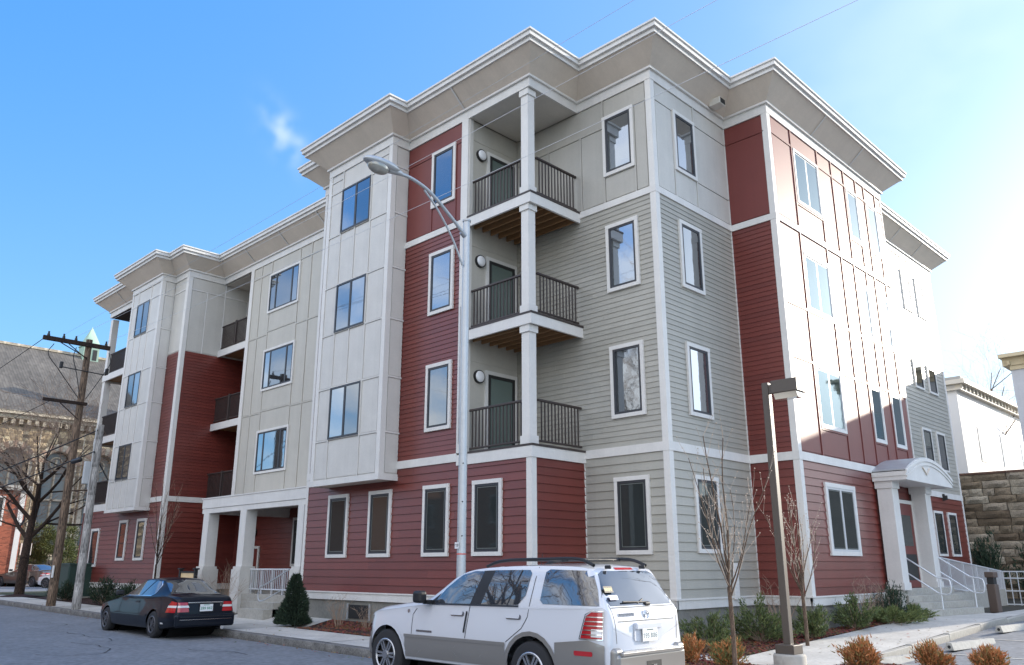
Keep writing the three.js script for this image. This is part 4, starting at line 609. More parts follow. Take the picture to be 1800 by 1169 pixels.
// drape a flat outline onto the body: side 'z' (+1/-1), 'x' rear (+1) or front (-1), 'y' from above
function drape(target, pts, axis, sign, off, maxE = 0.11) {
  const v = pts.map(([a, b]) => new THREE.Vector2(a, b)); if (THREE.ShapeUtils.isClockWise(v)) v.reverse();
  let tris = THREE.ShapeUtils.triangulateShape(v, []).map((t) => t.map((i) => [v[i].x, v[i].y]));
  for (let it = 0; it < 6; it++) { const o = []; let ch = false; for (const t of tris) { const l = [0, 1, 2].map((i) => Math.hypot(t[i][0] - t[(i + 1) % 3][0], t[i][1] - t[(i + 1) % 3][1])), m = Math.max(...l); if (m < maxE) { o.push(t); continue; } ch = true; const k = l.indexOf(m), a = t[k], b = t[(k + 1) % 3], c = t[(k + 2) % 3], q = [(a[0] + b[0]) / 2, (a[1] + b[1]) / 2]; o.push([a, q, c], [q, b, c]); } tris = o; if (!ch) break; }
  const memo = {}, hit = ([a, b]) => { const key = a.toFixed(4) + ',' + b.toFixed(4); if (memo[key]) return memo[key]; const o = axis === 'z' ? V(a, b, 4 * sign) : axis === 'x' ? V(9 * sign, b, a) : V(a, 5, b), d = axis === 'z' ? V(0, 0, -sign) : axis === 'x' ? V(-sign, 0, 0) : V(0, -1, 0); RAY.set(o, d); const h = RAY.intersectObject(target)[0]; return (memo[key] = h ? h.point.addScaledVector(d, -off) : null); };
  const pos = [], idx = [], ids = {}; const vid = (p) => { const key = p[0].toFixed(4) + ',' + p[1].toFixed(4); if (ids[key] !== undefined) return ids[key]; const h = hit(p); if (!h) return (ids[key] = -1); pos.push(h.x, h.y, h.z); return (ids[key] = pos.length / 3 - 1); };
  for (const t of tris) { const q = t.map(vid); if (q.includes(-1)) continue; const flip = (axis === 'z' ? sign < 0 : axis === 'x' ? sign > 0 : true); idx.push(...(flip ? [q[0], q[2], q[1]] : q)); }
  const g = new THREE.BufferGeometry(); g.setAttribute('position', new THREE.Float32BufferAttribute(pos, 3)); g.setIndex(idx); g.computeVertexNormals(); return muv(g);
}
const ribbon = (pts, w) => { const l = [], r = []; pts.forEach((p, i) => { const a = pts[Math.max(0, i - 1)], b = pts[Math.min(pts.length - 1, i + 1)], d = Math.hypot(b[0] - a[0], b[1] - a[1]) || 1, n = [-(b[1] - a[1]) / d * w / 2, (b[0] - a[0]) / d * w / 2]; l.push([p[0] + n[0], p[1] + n[1]]); r.unshift([p[0] - n[0], p[1] - n[1]]); }); return [...l, ...r]; };
const roundRect = (x0, x1, y0, y1, r) => { const o = []; for (const [cx, cy, a] of [[x1 - r, y0 + r, -90], [x1 - r, y1 - r, 0], [x0 + r, y1 - r, 90], [x0 + r, y0 + r, 180]]) for (let i = 0; i <= 4; i++) { const t = (a + i * 22.5) * Math.PI / 180; o.push([cx + r * Math.cos(t), cy + r * Math.sin(t)]); } return o; };
function wheel(parent, x, y, z, r, w, side, spokes, rimMat) {
  const prof = [[r * 0.62, -w / 2], [r * 0.9, -w / 2], [r * 0.985, -w / 2 + 0.03], [r, -w / 4], [r, w / 4], [r * 0.985, w / 2 - 0.03], [r * 0.9, w / 2], [r * 0.62, w / 2]];
  const t = mesh('wheel', new THREE.LatheGeometry(prof.map(([a, b]) => new THREE.Vector2(a, b)), 44).rotateX(Math.PI / 2), MT.rubber, parent); t.position.set(x, y, z);
  const R = r * 0.63, parts = [new THREE.TorusGeometry(R * 0.96, 0.022, 8, 40).translate(0, 0, side * (w / 2 - 0.01)), new THREE.CylinderGeometry(R * 0.24, R * 0.28, 0.05, 20).rotateX(Math.PI / 2).translate(0, 0, side * (w / 2 - 0.015))];
  for (let i = 0; i < spokes; i++) { const a = i / spokes * 6.283; for (const o of [-0.13, 0.13]) parts.push(box(R * 0.2, R * 0.95, -0.017, 0.017, -0.02, 0.02).rotateZ(o * 0.5).translate(0, o * 0.13, 0).rotateZ(a).translate(0, 0, side * (w / 2 - 0.03))); }
  mesh('rim', merge(parts), rimMat, t); mesh('brake_disc', new THREE.CylinderGeometry(R * 0.93, R * 0.93, w * 0.5, 32).rotateX(Math.PI / 2), MT.dark, t); return t;
}
function plateTexture(text, sub, col) { const cv = document.createElement('canvas'); cv.width = 256; cv.height = 128; const c = cv.getContext('2d'); c.fillStyle = '#eef0f0'; c.fillRect(0, 0, 256, 128); c.fillStyle = col; c.textAlign = 'center'; c.font = '20px sans-serif'; if (sub) c.fillRect(70, 10, 116, 12); c.font = 'bold 66px sans-serif'; c.fillText(text, 128, 96); const t = new THREE.CanvasTexture(cv); t.colorSpace = THREE.SRGBColorSpace; return std(L(0.9, 0.9, 0.9), 0.45, { map: t }); }
const carGlass = new THREE.MeshPhysicalMaterial({ color: L(0.03, 0.036, 0.045), metalness: 0.0, roughness: 0.02, ior: 2.0, clearcoat: 1, clearcoatRoughness: 0.02 });
const chrome = std(L(0.75, 0.76, 0.78), 0.12, { metalness: 1 });
const redLens = new THREE.MeshPhysicalMaterial({ color: L(0.42, 0.012, 0.018), roughness: 0.12, clearcoat: 1 }), clearLens = new THREE.MeshPhysicalMaterial({ color: L(0.7, 0.68, 0.66), roughness: 0.12, clearcoat: 1 }), amber = new THREE.MeshPhysicalMaterial({ color: L(0.6, 0.16, 0.03), roughness: 0.15, clearcoat: 1 });
const ev = new Evaluator(); ev.attributes = ['position', 'normal']; ev.useGroups = false;
function cutWells(g, wells, hw, depth) {
  let b = new Brush(g.clone()); b.updateMatrixWorld();
  for (const [x, y, r] of wells) for (const s of [-1, 1]) { const c = new Brush(new THREE.CylinderGeometry(r, r, depth * 2, 48).rotateX(Math.PI / 2)); c.position.set(x, y, s * hw); c.updateMatrixWorld(); b = ev.evaluate(b, c, SUBTRACTION); }
  return muv(toCreasedNormals(b.geometry.index ? b.geometry.toNonIndexed() : b.geometry, 0.6));
}
// white sport utility vehicle. x forward is negative; y from the road
{
  const S = thing('white_suv', 'large white sport utility car with grey lower cladding parked at the kerb, seen from behind', 'car', [0, -1.05, 5.38]);
  const paint = new THREE.MeshPhysicalMaterial({ color: L(0.64, 0.65, 0.68), roughness: 0.28, clearcoat: 1, clearcoatRoughness: 0.03 }), clad = new THREE.MeshPhysicalMaterial({ color: L(0.29, 0.272, 0.25), roughness: 0.3, metalness: 0.4, clearcoat: 0.6 });
  const secs = [[-2.28, 0.42, 0.62, 0.42, 0.78, 0.40, 0.80, 0.38], [-2.22, 0.36, 0.62, 0.62, 0.88, 0.60, 0.90, 0.55], [-2.08, 0.34, 0.7, 0.78, 0.98, 0.75, 1.02, 0.64], [-1.9, 0.34, 0.72, 0.84, 1.06, 0.8, 1.13, 0.66], [-1.4, 0.34, 0.75, 0.865, 1.12, 0.82, 1.2, 0.68], [-0.85, 0.34, 0.75, 0.87, 1.18, 0.825, 1.27, 0.7], [-0.62, 0.34, 0.75, 0.87, 1.2, 0.825, 1.33, 0.7], [-0.2, 0.34, 0.75, 0.87, 1.215, 0.825, 1.58, 0.69], [0.05, 0.34, 0.75, 0.87, 1.22, 0.825, 1.69, 0.685], [0.3, 0.34, 0.75, 0.87, 1.225, 0.825, 1.76, 0.68], [0.7, 0.34, 0.75, 0.87, 1.23, 0.825, 1.80, 0.68], [1.4, 0.34, 0.75, 0.87, 1.24, 0.825, 1.825, 0.68], [2.2, 0.34, 0.75, 0.87, 1.26, 0.825, 1.825, 0.675], [2.55, 0.36, 0.75, 0.865, 1.27, 0.82, 1.80, 0.66], [2.68, 0.37, 0.75, 0.86, 1.27, 0.815, 1.74, 0.64], [2.8, 0.38, 0.75, 0.85, 1.26, 0.80, 1.56, 0.66], [2.93, 0.39, 0.75, 0.83, 1.25, 0.78, 1.33, 0.69], [3.0, 0.41, 0.75, 0.80, 1.16, 0.75, 1.2, 0.70], [3.03, 0.46, 0.72, 0.76, 1.0, 0.72, 1.05, 0.68]];
  const raw = loftBody(secs, carRing), T = new THREE.Mesh(raw, new THREE.MeshBasicMaterial({ side: 2 })); T.updateMatrixWorld();
  const FW = [-1.56, 0.39], RW = [1.69, 0.39];
  mesh('body', cutWells(raw, [[...FW, 0.47], [...RW, 0.47]], 0.9, 0.3), paint, S);
  mesh('wheel_well', merge([FW, RW].map(([x, y]) => new THREE.CylinderGeometry(0.46, 0.46, 1.1, 24, 1, true).rotateX(Math.PI / 2).translate(x, y, 0))), new THREE.MeshStandardMaterial({ color: L(0.01, 0.01, 0.01), side: 2 }), S);
  const sil = std(L(0.5, 0.5, 0.51), 0.25, { metalness: 0.9 });
  for (const [x, y] of [FW, RW]) for (const s of [-1, 1]) wheel(S, x, y, s * 0.74, 0.4, 0.26, s, 6, sil);
  const arc = (c, r, a0, a1, n = 12) => Array.from({ length: n + 1 }, (_, i) => { const a = (a0 + (a1 - a0) * i / n) * Math.PI / 180; return [c[0] + r * Math.cos(a), c[1] + r * Math.sin(a)]; });
  for (const s of [1, -1]) {
    const D = (name, pts, mat, off = 0.004, p = S, e = 0.11) => mesh(name, drape(T, pts, 'z', s, off, e), mat, p);
    D('lower_cladding', [[-1.06, 0.4], [1.2, 0.4], [1.2, 0.73], [-1.06, 0.73]], clad, 0.014); D('cladding_moulding', [[-1.07, 0.7], [1.22, 0.7], [1.22, 0.745], [-1.07, 0.745]], clad, 0.022);
    D('rear_bumper_corner', [[2.16, 0.44], [2.96, 0.46], [2.97, 0.80], [2.72, 0.86], [2.16, 0.80]], clad, 0.02); D('front_bumper_corner', [[-2.16, 0.42], [-2.03, 0.4], [-1.99, 0.72], [-2.06, 0.82], [-2.17, 0.82]], clad, 0.018);
    D('wheel_arch', [...arc(RW, 0.53, -5, 185), ...arc(RW, 0.47, 185, -5)], clad, 0.012); D('wheel_arch', [...arc(FW, 0.52, -5, 185), ...arc(FW, 0.47, 185, -5)], paint, 0.01);
    D('side_window', [[-0.43, 1.235], [0.42, 1.25], [0.62, 1.73], [0.4, 1.73], [0.12, 1.67], [-0.22, 1.46]], carGlass, 0.006); D('window_pillar', [[0.4, 1.245], [0.66, 1.25], [0.87, 1.745], [0.6, 1.735]], MT.black, 0.005);
    D('side_window', [[0.66, 1.25], [1.2, 1.26], [1.4, 1.75], [0.86, 1.745]], carGlass, 0.008); D('side_window', [[1.23, 1.26], [1.42, 1.265], [1.55, 1.4], [1.61, 1.7], [1.57, 1.75], [1.43, 1.75]], carGlass, 0.008); D('window_divider', ribbon([[1.21, 1.255], [1.42, 1.75]], 0.025), MT.black, 0.012);
    D('window_seal', ribbon([[-0.45, 1.225], [1.44, 1.245]], 0.025), MT.black, 0.01);
    D('side_window', [[1.9, 1.29], [2.86, 1.29], [2.78, 1.5], [2.66, 1.74], [1.95, 1.76], [1.88, 1.72], [1.84, 1.34]], carGlass, 0.008);
    const seam = (pts, w = 0.012) => D('door_seam', ribbon(pts, w), MT.dark, 0.003, S, 0.2);
    seam([[-0.9, 0.75], [-0.9, 1.05], [-0.74, 1.22]]); seam([[0.36, 0.75], [0.43, 1.22]]); seam([[1.22, 0.75], [1.52, 0.95], [1.62, 1.1], [1.72, 1.79]]); seam([[-0.9, 0.4], [-0.9, 0.72]]); seam([[0.36, 0.4], [0.36, 0.72]]);
    D('door_edge_guard', ribbon([[0.335, 0.83], [0.375, 1.14]], 0.035), MT.black, 0.012);
    for (const x of [0.16, 1.35]) { const h = D('door_handle', roundRect(x - 0.14, x + 0.14, 1.08, 1.15, 0.03), paint, 0.03); D('handle_recess', roundRect(x - 0.15, x + 0.15, 1.06, 1.13, 0.03), sil, 0.004); }
    D('badge', [[-0.78, 0.79], [-0.4, 0.79], [-0.4, 0.82], [-0.78, 0.82]], sil, 0.006); D('side_marker', [[-2.13, 0.74], [-2.03, 0.74], [-2.03, 0.78], [-2.13, 0.78]], amber, 0.024); D('round_badge', roundRect(-1.05, -0.99, 1.07, 1.13, 0.028), sil, 0.006);
    D('rear_reflector', roundRect(2.5, 2.8, 0.66, 0.72, 0.02), redLens, 0.026);
    const tl = D('tail_light', [[2.6, 0.88], [2.93, 0.88], [2.925, 1.21], [2.76, 1.21], [2.68, 1.16]], redLens, 0.012, S, 0.07); D('reverse_lens', [[2.77, 0.9], [2.93, 0.9], [2.93, 1.0], [2.77, 1.0]], clearLens, 0.016, tl); for (let i = 0; i < 5; i++) D('lamp_guard', ribbon([[2.62 + i * 0.015, 0.93 + i * 0.055], [2.945, 0.93 + i * 0.055]], 0.012), chrome, 0.022, tl, 0.06); D('lamp_guard', ribbon([[2.585, 0.87], [2.675, 1.18], [2.76, 1.225], [2.94, 1.225], [2.945, 0.87], [2.585, 0.87]], 0.013), chrome, 0.02, tl, 0.06);
    const m = mesh('mirror', rbox(0.2, 0.19, 0.16, 0.05, 3).translate(-0.58, 1.33, s * 0.98), MT.black, S); mesh('mirror_stalk', box(-0.56, -0.44, 1.22, 1.28, s > 0 ? 0.8 : -0.93, s > 0 ? 0.93 : -0.8), MT.black, m); D('mirror_sail', [[-0.55, 1.23], [-0.42, 1.235], [-0.3, 1.4]], MT.black, 0.009);
    mesh('roof_rail', merge([tube([V(0.55, 1.8, s * 0.6), V(0.8, 1.87, s * 0.59), V(1.7, 1.9, s * 0.58), V(2.4, 1.89, s * 0.57), V(2.62, 1.81, s * 0.58)], 0.024, 30)]), MT.black, S);
    D('head_light', [[-2.2, 0.86], [-2.04, 0.88], [-1.98, 1.0], [-2.14, 0.97]], clearLens, 0.006);
  }
  for (const x of [1.0, 2.15]) mesh('roof_crossbar', rod(V(x, 1.895, -0.58), V(x, 1.895, 0.58), 0.022), MT.black, S);
  const R = (name, pts, mat, off = 0.006, p = S, e = 0.09) => mesh(name, drape(T, pts, 'x', 1, off, e), mat, p);
  const rw = R('rear_window', [[-0.66, 1.29], [0.66, 1.29], [0.72, 1.4], [0.6, 1.7], [0.5, 1.74], [-0.5, 1.74], [-0.6, 1.7], [-0.72, 1.4]], carGlass, 0.007);
  R('tailgate_seam', ribbon([[-0.62, 1.09], [0.62, 1.09]], 0.012), MT.dark, 0.003); R('window_sill_seam', ribbon([[-0.68, 1.265], [0.68, 1.265]], 0.012), MT.dark, 0.003);
  R('tailgate_side_seam', ribbon([[0.66, 0.82], [0.68, 1.1], [0.7, 1.3]], 0.01), MT.dark, 0.003); R('tailgate_side_seam', ribbon([[-0.66, 0.82], [-0.68, 1.1], [-0.7, 1.3]], 0.01), MT.dark, 0.003);
  R('brake_light', roundRect(-0.2, 0.2, 1.755, 1.785, 0.012), redLens, 0.008); R('plate_recess', roundRect(-0.3, 0.3, 0.83, 1.06, 0.03), paint, 0.012); mesh('plate_visor', rbox(0.05, 0.09, 0.56, 0.02).translate(3.05, 1.02, 0), paint, S);
  const pl = mesh('license_plate', new THREE.PlaneGeometry(0.33, 0.165), plateTexture('195 B86', 1, '#5a6a6a'), S); pl.position.set(3.075, 0.905, 0.0); pl.rotation.y = Math.PI / 2;
  { // maker emblem as a ring with curved bars, lettering strip
    const e = mesh('emblem', merge([new THREE.TorusGeometry(0.055, 0.009, 8, 28), new THREE.TorusGeometry(0.03, 0.008, 8, 20, 4.2).rotateZ(0.8), new THREE.TorusGeometry(0.055, 0.006, 6, 20, 1.6).translate(-0.03, 0.0, 0)]).rotateY(Math.PI / 2), chrome, S); e.position.set(3.02, 1.165, 0.0);
    for (let i = 0; i < 11; i++) mesh('badge_letter', box(-0.005, 0.005, 0, 0.045, -0.011, 0.011), chrome, S).position.set(3.013, 1.15, 0.58 - i * 0.031);
  }
  const wv = mesh('rear_wiper', merge([rod(V(2.955, 1.31, 0.1), V(2.925, 1.36, -0.05), 0.012), rod(V(2.96, 1.335, 0.42), V(2.95, 1.32, -0.15), 0.011), rbox(0.05, 0.05, 0.12, 0.02).translate(2.965, 1.3, -0.1)]), MT.black, S);
  const st = (t, bg, fg, w, h, z, y, x) => { const cv = document.createElement('canvas'); cv.width = 128; cv.height = 64; const c = cv.getContext('2d'); c.fillStyle = bg; c.fillRect(0, 0, 128, 64); c.fillStyle = fg; c.font = 'bold 44px serif'; c.textAlign = 'center'; c.fillText(t, 64, 48); const tx = new THREE.CanvasTexture(cv); tx.colorSpace = THREE.SRGBColorSpace; const q = mesh('sticker', new THREE.PlaneGeometry(w, h), std(L(0.9, 0.9, 0.9), 0.5, { map: tx }), S); q.rotation.set(0, Math.PI / 2, 0); q.rotateX(-0.42); q.position.set(x, y, z); };
  st('WOV', '#2c2412', '#f5e58a', 0.18, 0.09, 0.6, 1.5, 2.87); st('uscia', '#cfd3ee', '#6d7dc4', 0.17, 0.065, 0.56, 1.395, 2.925);
  const rb = mesh('rear_bumper', merge([rbox(0.2, 0.34, 1.5, 0.06, 3).translate(3.02, 0.53, 0), rbox(0.24, 0.06, 1.36, 0.02).translate(3.02, 0.69, 0)]), clad, S); mesh('step_pad', box(2.95, 3.12, 0.72, 0.728, -0.62, 0.62), MT.metal, rb); mesh('hitch_opening', box(3.1, 3.124, 0.45, 0.58, -0.16, 0.16), MT.black, rb); mesh('hitch_receiver', box(3.11, 3.14, 0.47, 0.53, -0.035, 0.035), sil, rb);
  for (const z of [-0.68, 0.68]) mesh('bumper_end', rbox(0.26, 0.38, 0.2, 0.06, 3).translate(2.96, 0.58, z), clad, rb); S.scale.set(1.02, 1, 1.05);
  mesh('windshield', drape(T, [[-0.5, -0.62], [-0.5, 0.62], [0.12, 0.56], [0.12, -0.56]], 'y', 1, 0.006), carGlass, S); mesh('front_grille', box(-2.3, -2.26, 0.62, 0.84, -0.36, 0.36), chrome, S); mesh('front_bumper', rbox(0.2, 0.3, 1.3, 0.07, 3).translate(-2.26, 0.5, 0), clad, S);
  mesh('hinge', merge([rbox(0.1, 0.05, 0.04, 0.015).translate(2.7, 1.79, 0.38), rbox(0.1, 0.05, 0.04, 0.015).translate(2.7, 1.79, -0.38)]), MT.black, S); mesh('antenna', rod(V(0.62, 1.8, -0.5), V(0.66, 2.0, -0.5), 0.004), MT.black, S);
}
// dark sedan and copies
function sedan(paintCol, label, pos, turn, group, detail = true) {
  const S = thing(detail ? 'black_sedan' : 'parked_car', label, 'car', pos, turn, group);
  const paint = new THREE.MeshPhysicalMaterial({ color: paintCol, roughness: 0.3, clearcoat: 0.3, clearcoatRoughness: 0.02, specularIntensity: 0.2 });
  const secs = [[-2.45, 0.34, 0.45, 0.5, 0.56, 0.48, 0.6, 0.4], [-2.38, 0.26, 0.46, 0.68, 0.64, 0.64, 0.68, 0.55], [-2.15, 0.22, 0.5, 0.8, 0.7, 0.76, 0.76, 0.6], [-1.7, 0.2, 0.5, 0.85, 0.77, 0.8, 0.83, 0.62], [-1.0, 0.2, 0.5, 0.86, 0.86, 0.81, 0.92, 0.64], [-0.8, 0.2, 0.5, 0.86, 0.9, 0.81, 0.97, 0.64], [-0.3, 0.2, 0.5, 0.86, 0.92, 0.8, 1.24, 0.56], [0.0, 0.2, 0.5, 0.86, 0.93, 0.8, 1.36, 0.54], [0.4, 0.2, 0.5, 0.86, 0.94, 0.8, 1.39, 0.54], [0.9, 0.2, 0.5, 0.86, 0.95, 0.8, 1.38, 0.54], [1.2, 0.2, 0.5, 0.86, 0.955, 0.795, 1.31, 0.53], [1.6, 0.2, 0.5, 0.855, 0.96, 0.78, 1.12, 0.55], [1.85, 0.22, 0.5, 0.845, 0.96, 0.76, 1.01, 0.62], [2.15, 0.26, 0.5, 0.82, 0.93, 0.73, 0.985, 0.62], [2.3, 0.28, 0.5, 0.79, 0.88, 0.7, 0.95, 0.6], [2.38, 0.3, 0.5, 0.75, 0.8, 0.68, 0.86, 0.56], [2.42, 0.34, 0.48, 0.7, 0.6, 0.66, 0.64, 0.55]];
  const raw = loftBody(secs, carRing), T = new THREE.Mesh(raw, new THREE.MeshBasicMaterial({ side: 2 })); T.updateMatrixWorld();
  const FW = [-1.63, 0.31], RW = [1.37, 0.31];
  mesh('body', cutWells(raw, [[...FW, 0.36], [...RW, 0.36]], 0.9, 0.28), paint, S);
  mesh('wheel_well', merge([FW, RW].map(([x, y]) => new THREE.CylinderGeometry(0.355, 0.355, 1.1, 24, 1, true).rotateX(Math.PI / 2).translate(x, y, 0))), new THREE.MeshStandardMaterial({ color: L(0.006, 0.006, 0.006), side: 2 }), S);
  for (const [x, y] of [FW, RW]) for (const s of [-1, 1]) wheel(S, x, y, s * 0.75, 0.31, 0.2, s, 5, std(L(0.1, 0.1, 0.11), 0.35, { metalness: 0.5 }));
  for (const s of [1, -1]) {
    const D = (name, pts, mat, off = 0.005, p = S, e = 0.1) => mesh(name, drape(T, pts, 'z', s, off, e), mat, p);
    D('side_window', [[-0.62, 0.965], [0.38, 0.97], [0.7, 1.33], [0.4, 1.34], [0.0, 1.3], [-0.3, 1.18]], carGlass); D('side_window', [[0.44, 0.97], [1.0, 0.985], [1.13, 1.05], [1.12, 1.22], [1.02, 1.31], [0.78, 1.335]], carGlass);
    D('window_trim', ribbon([[-0.66, 0.955], [1.02, 0.975], [1.16, 1.04], [1.15, 1.23], [1.03, 1.33]], 0.02), chrome, 0.009); D('door_seam', ribbon([[-0.72, 0.3], [-0.74, 0.7], [-0.66, 0.95]], 0.012), MT.dark, 0.003); D('door_seam', ribbon([[0.5, 0.3], [0.5, 0.7], [0.42, 0.95]], 0.012), MT.dark, 0.003);
    D('side_moulding', [[-1.2, 0.49], [0.98, 0.49], [0.98, 0.525], [-1.2, 0.525]], paint, 0.014); D('side_reflector', [[1.84, 0.34], [1.96, 0.34], [1.96, 0.375], [1.84, 0.375]], clearLens, 0.01); D('door_handle', [[0.2, 0.8], [0.42, 0.8], [0.42, 0.84], [0.2, 0.84]], MT.black, 0.012);
    const tl = D('tail_light', [[2.02, 0.61], [2.37, 0.61], [2.36, 0.84], [2.16, 0.87], [2.08, 0.78]], redLens, 0.01, S, 0.06); D('signal_lens', [[2.06, 0.72], [2.37, 0.72], [2.37, 0.77], [2.08, 0.77]], clearLens, 0.014, tl, 0.05);
    mesh('mirror', rbox(0.16, 0.13, 0.18, 0.04, 3).translate(-0.62, 1.02, s * 0.93), MT.black, S); mesh('head_light', drape(T, [[-2.36, 0.56], [-2.12, 0.58], [-2.06, 0.67], [-2.3, 0.66]], 'z', s, 0.006), clearLens, S);
  }
  const R = (name, pts, mat, off = 0.006, p = S, e = 0.09) => mesh(name, drape(T, pts, 'x', 1, off, e), mat, p);
  mesh('rear_window', drape(T, [[1.14, -0.5], [1.14, 0.5], [1.86, 0.62], [1.9, 0.5], [1.9, -0.5], [1.86, -0.62]], 'y', 1, 0.006, 0.09), carGlass, S); mesh('windshield', drape(T, [[-0.72, -0.6], [-0.72, 0.6], [-0.06, 0.5], [-0.06, -0.5]], 'y', 1, 0.006, 0.09), carGlass, S);
  for (const s of [1, -1]) { const q = R('tail_light', [[s * 0.42, 0.62], [s * 0.7, 0.62], [s * 0.69, 0.84], [s * 0.46, 0.84]], redLens, 0.01, S, 0.06); R('signal_lens', [[s * 0.42, 0.72], [s * 0.7, 0.72], [s * 0.695, 0.77], [s * 0.44, 0.77]], clearLens, 0.014, q, 0.06); }
  const rb = mesh('rear_bumper', rbox(0.14, 0.3, 1.5, 0.06, 3).translate(2.42, 0.42, 0), paint, S); mesh('bumper_groove', box(2.488, 2.493, 0.5, 0.515, -0.66, 0.66), MT.black, rb); mesh('bumper_groove', box(2.488, 2.493, 0.44, 0.45, -0.66, 0.66), chrome, rb);
  mesh('trunk_trim', rbox(0.03, 0.03, 0.9, 0.01).translate(2.4, 0.83, 0), chrome, S); mesh('exhaust', new THREE.CylinderGeometry(0.04, 0.05, 0.3, 16).rotateZ(Math.PI / 2).translate(2.3, 0.24, -0.45), chrome, S);
  const pl = mesh('license_plate', new THREE.PlaneGeometry(0.33, 0.165), plateTexture('289 882', 1, '#3f8f6f'), S); pl.position.set(2.45, 0.71, 0.0); pl.rotation.y = Math.PI / 2; mesh('badge', merge([box(-0.006, 0.006, 0, 0.06, -0.035, -0.02), box(-0.006, 0.006, 0, 0.06, -0.005, 0.01)]), chrome, S).position.set(2.41, 0.74, -0.38);
  return S;
}
const car0 = sedan(L(0.008, 0.011, 0.018), 'black sedan parked at the kerb in front of the porch, seen from behind', [-12.45, -0.93, 5.4], 0, undefined);
{
  const cols = [[L(0.3, 0.015, 0.018), 'red parked car at the left edge of the photo', [-57, -0.55, -0.2], 1.2], [L(0.09, 0.075, 0.065), 'dark brown parked car by the low stone wall, behind the tree', [-50.5, -0.5, -2.2], 0.35], [L(0.6, 0.6, 0.62), 'white parked car just left of the tall wooden pole, before the church fence', [-44.6, -0.55, -3.2], 0.5], [L(0.45, 0.47, 0.5), 'silver parked car right of the tall wooden pole, before the church fence', [-46.2, -0.5, -5.6], 0.5]];
  for (const [c, l, p, t] of cols) { const o = copyOf(car0, 'parked_car', l, p, t); o.userData.group = 'cars parked across the side street'; const m = new THREE.MeshPhysicalMaterial({ color: c, roughness: 0.22, clearcoat: 1 }); o.traverse((q) => { if (q.isMesh && ['body', 'rear_bumper', 'side_moulding'].includes(q.name)) q.material = m; }); }
}
// ---------- vegetation ----------
// recursive bare tree: returns [limb geometries, twig geometries]
function branching(o) {
  const limbs = [], twigs = [];
  const grow = (p, d, len, r, lv) => {
    let q = p.clone(), dir = d.clone(); const n = lv === 0 ? o.seg0 ?? 5 : 3, rs = [r]; if (lv >= o.twigLv) r = Math.max(r, o.minR ?? 0.004);
    for (let i = 0; i < n; i++) {
      dir.x += rr(-1, 1) * o.wob; dir.z += rr(-1, 1) * o.wob; dir.y += rr(-0.5, 0.5) * o.wob + (lv ? o.up : 0); dir.normalize();
      const e = q.clone().addScaledVector(dir, len / n), r1 = r * (1 - (1 - o.taper) * (i + 1) / n), r0 = r * (1 - (1 - o.taper) * i / n);
      (lv >= o.twigLv ? twigs : limbs).push(rod(q, e, r0, r1, lv >= o.twigLv ? 4 : lv === 0 ? 10 : 6, false));
      if (lv < o.max && (lv > 0 || i >= (o.first ?? 2))) { const k = Math.round(rr(...o.kids[Math.min(lv, o.kids.length - 1)])); for (let c = 0; c < k; c++) { const a = rr(0, 6.283), t = rr(...o.ang), s = V(Math.cos(a), 0, Math.sin(a)); const cd = dir.clone().multiplyScalar(Math.cos(t)).addScaledVector(s.addScaledVector(dir, -s.dot(dir)).normalize(), Math.sin(t)).normalize(); grow(e, cd, len * rr(...o.len), r1 * rr(...o.rad), lv + 1); } }
      q = e;
    }
  };
  grow(V(0, 0, 0), V(o.lean?.[0] ?? 0, 1, o.lean?.[1] ?? 0).normalize(), o.h, o.r, 0); return [limbs, twigs];
}
function bareTree(name, label, pos, o, bark, twig, group, cat = 'tree') {
  SEED = o.seed; const t = thing(name, label, cat, pos, 0, group), [a, b] = branching(o);
  if (o.trunkH) a.unshift(rod(V(0, -0.3, 0), V(0, o.trunkH, 0), o.r * 1.15, o.r, 12, false));
  if (o.trunkH) for (const g of [...a.slice(1), ...b]) g.translate(0, o.trunkH, 0);
  mesh('trunk', merge(a), bark, t); if (b.length) mesh('twigs', merge(b), twig, t); return t;
}
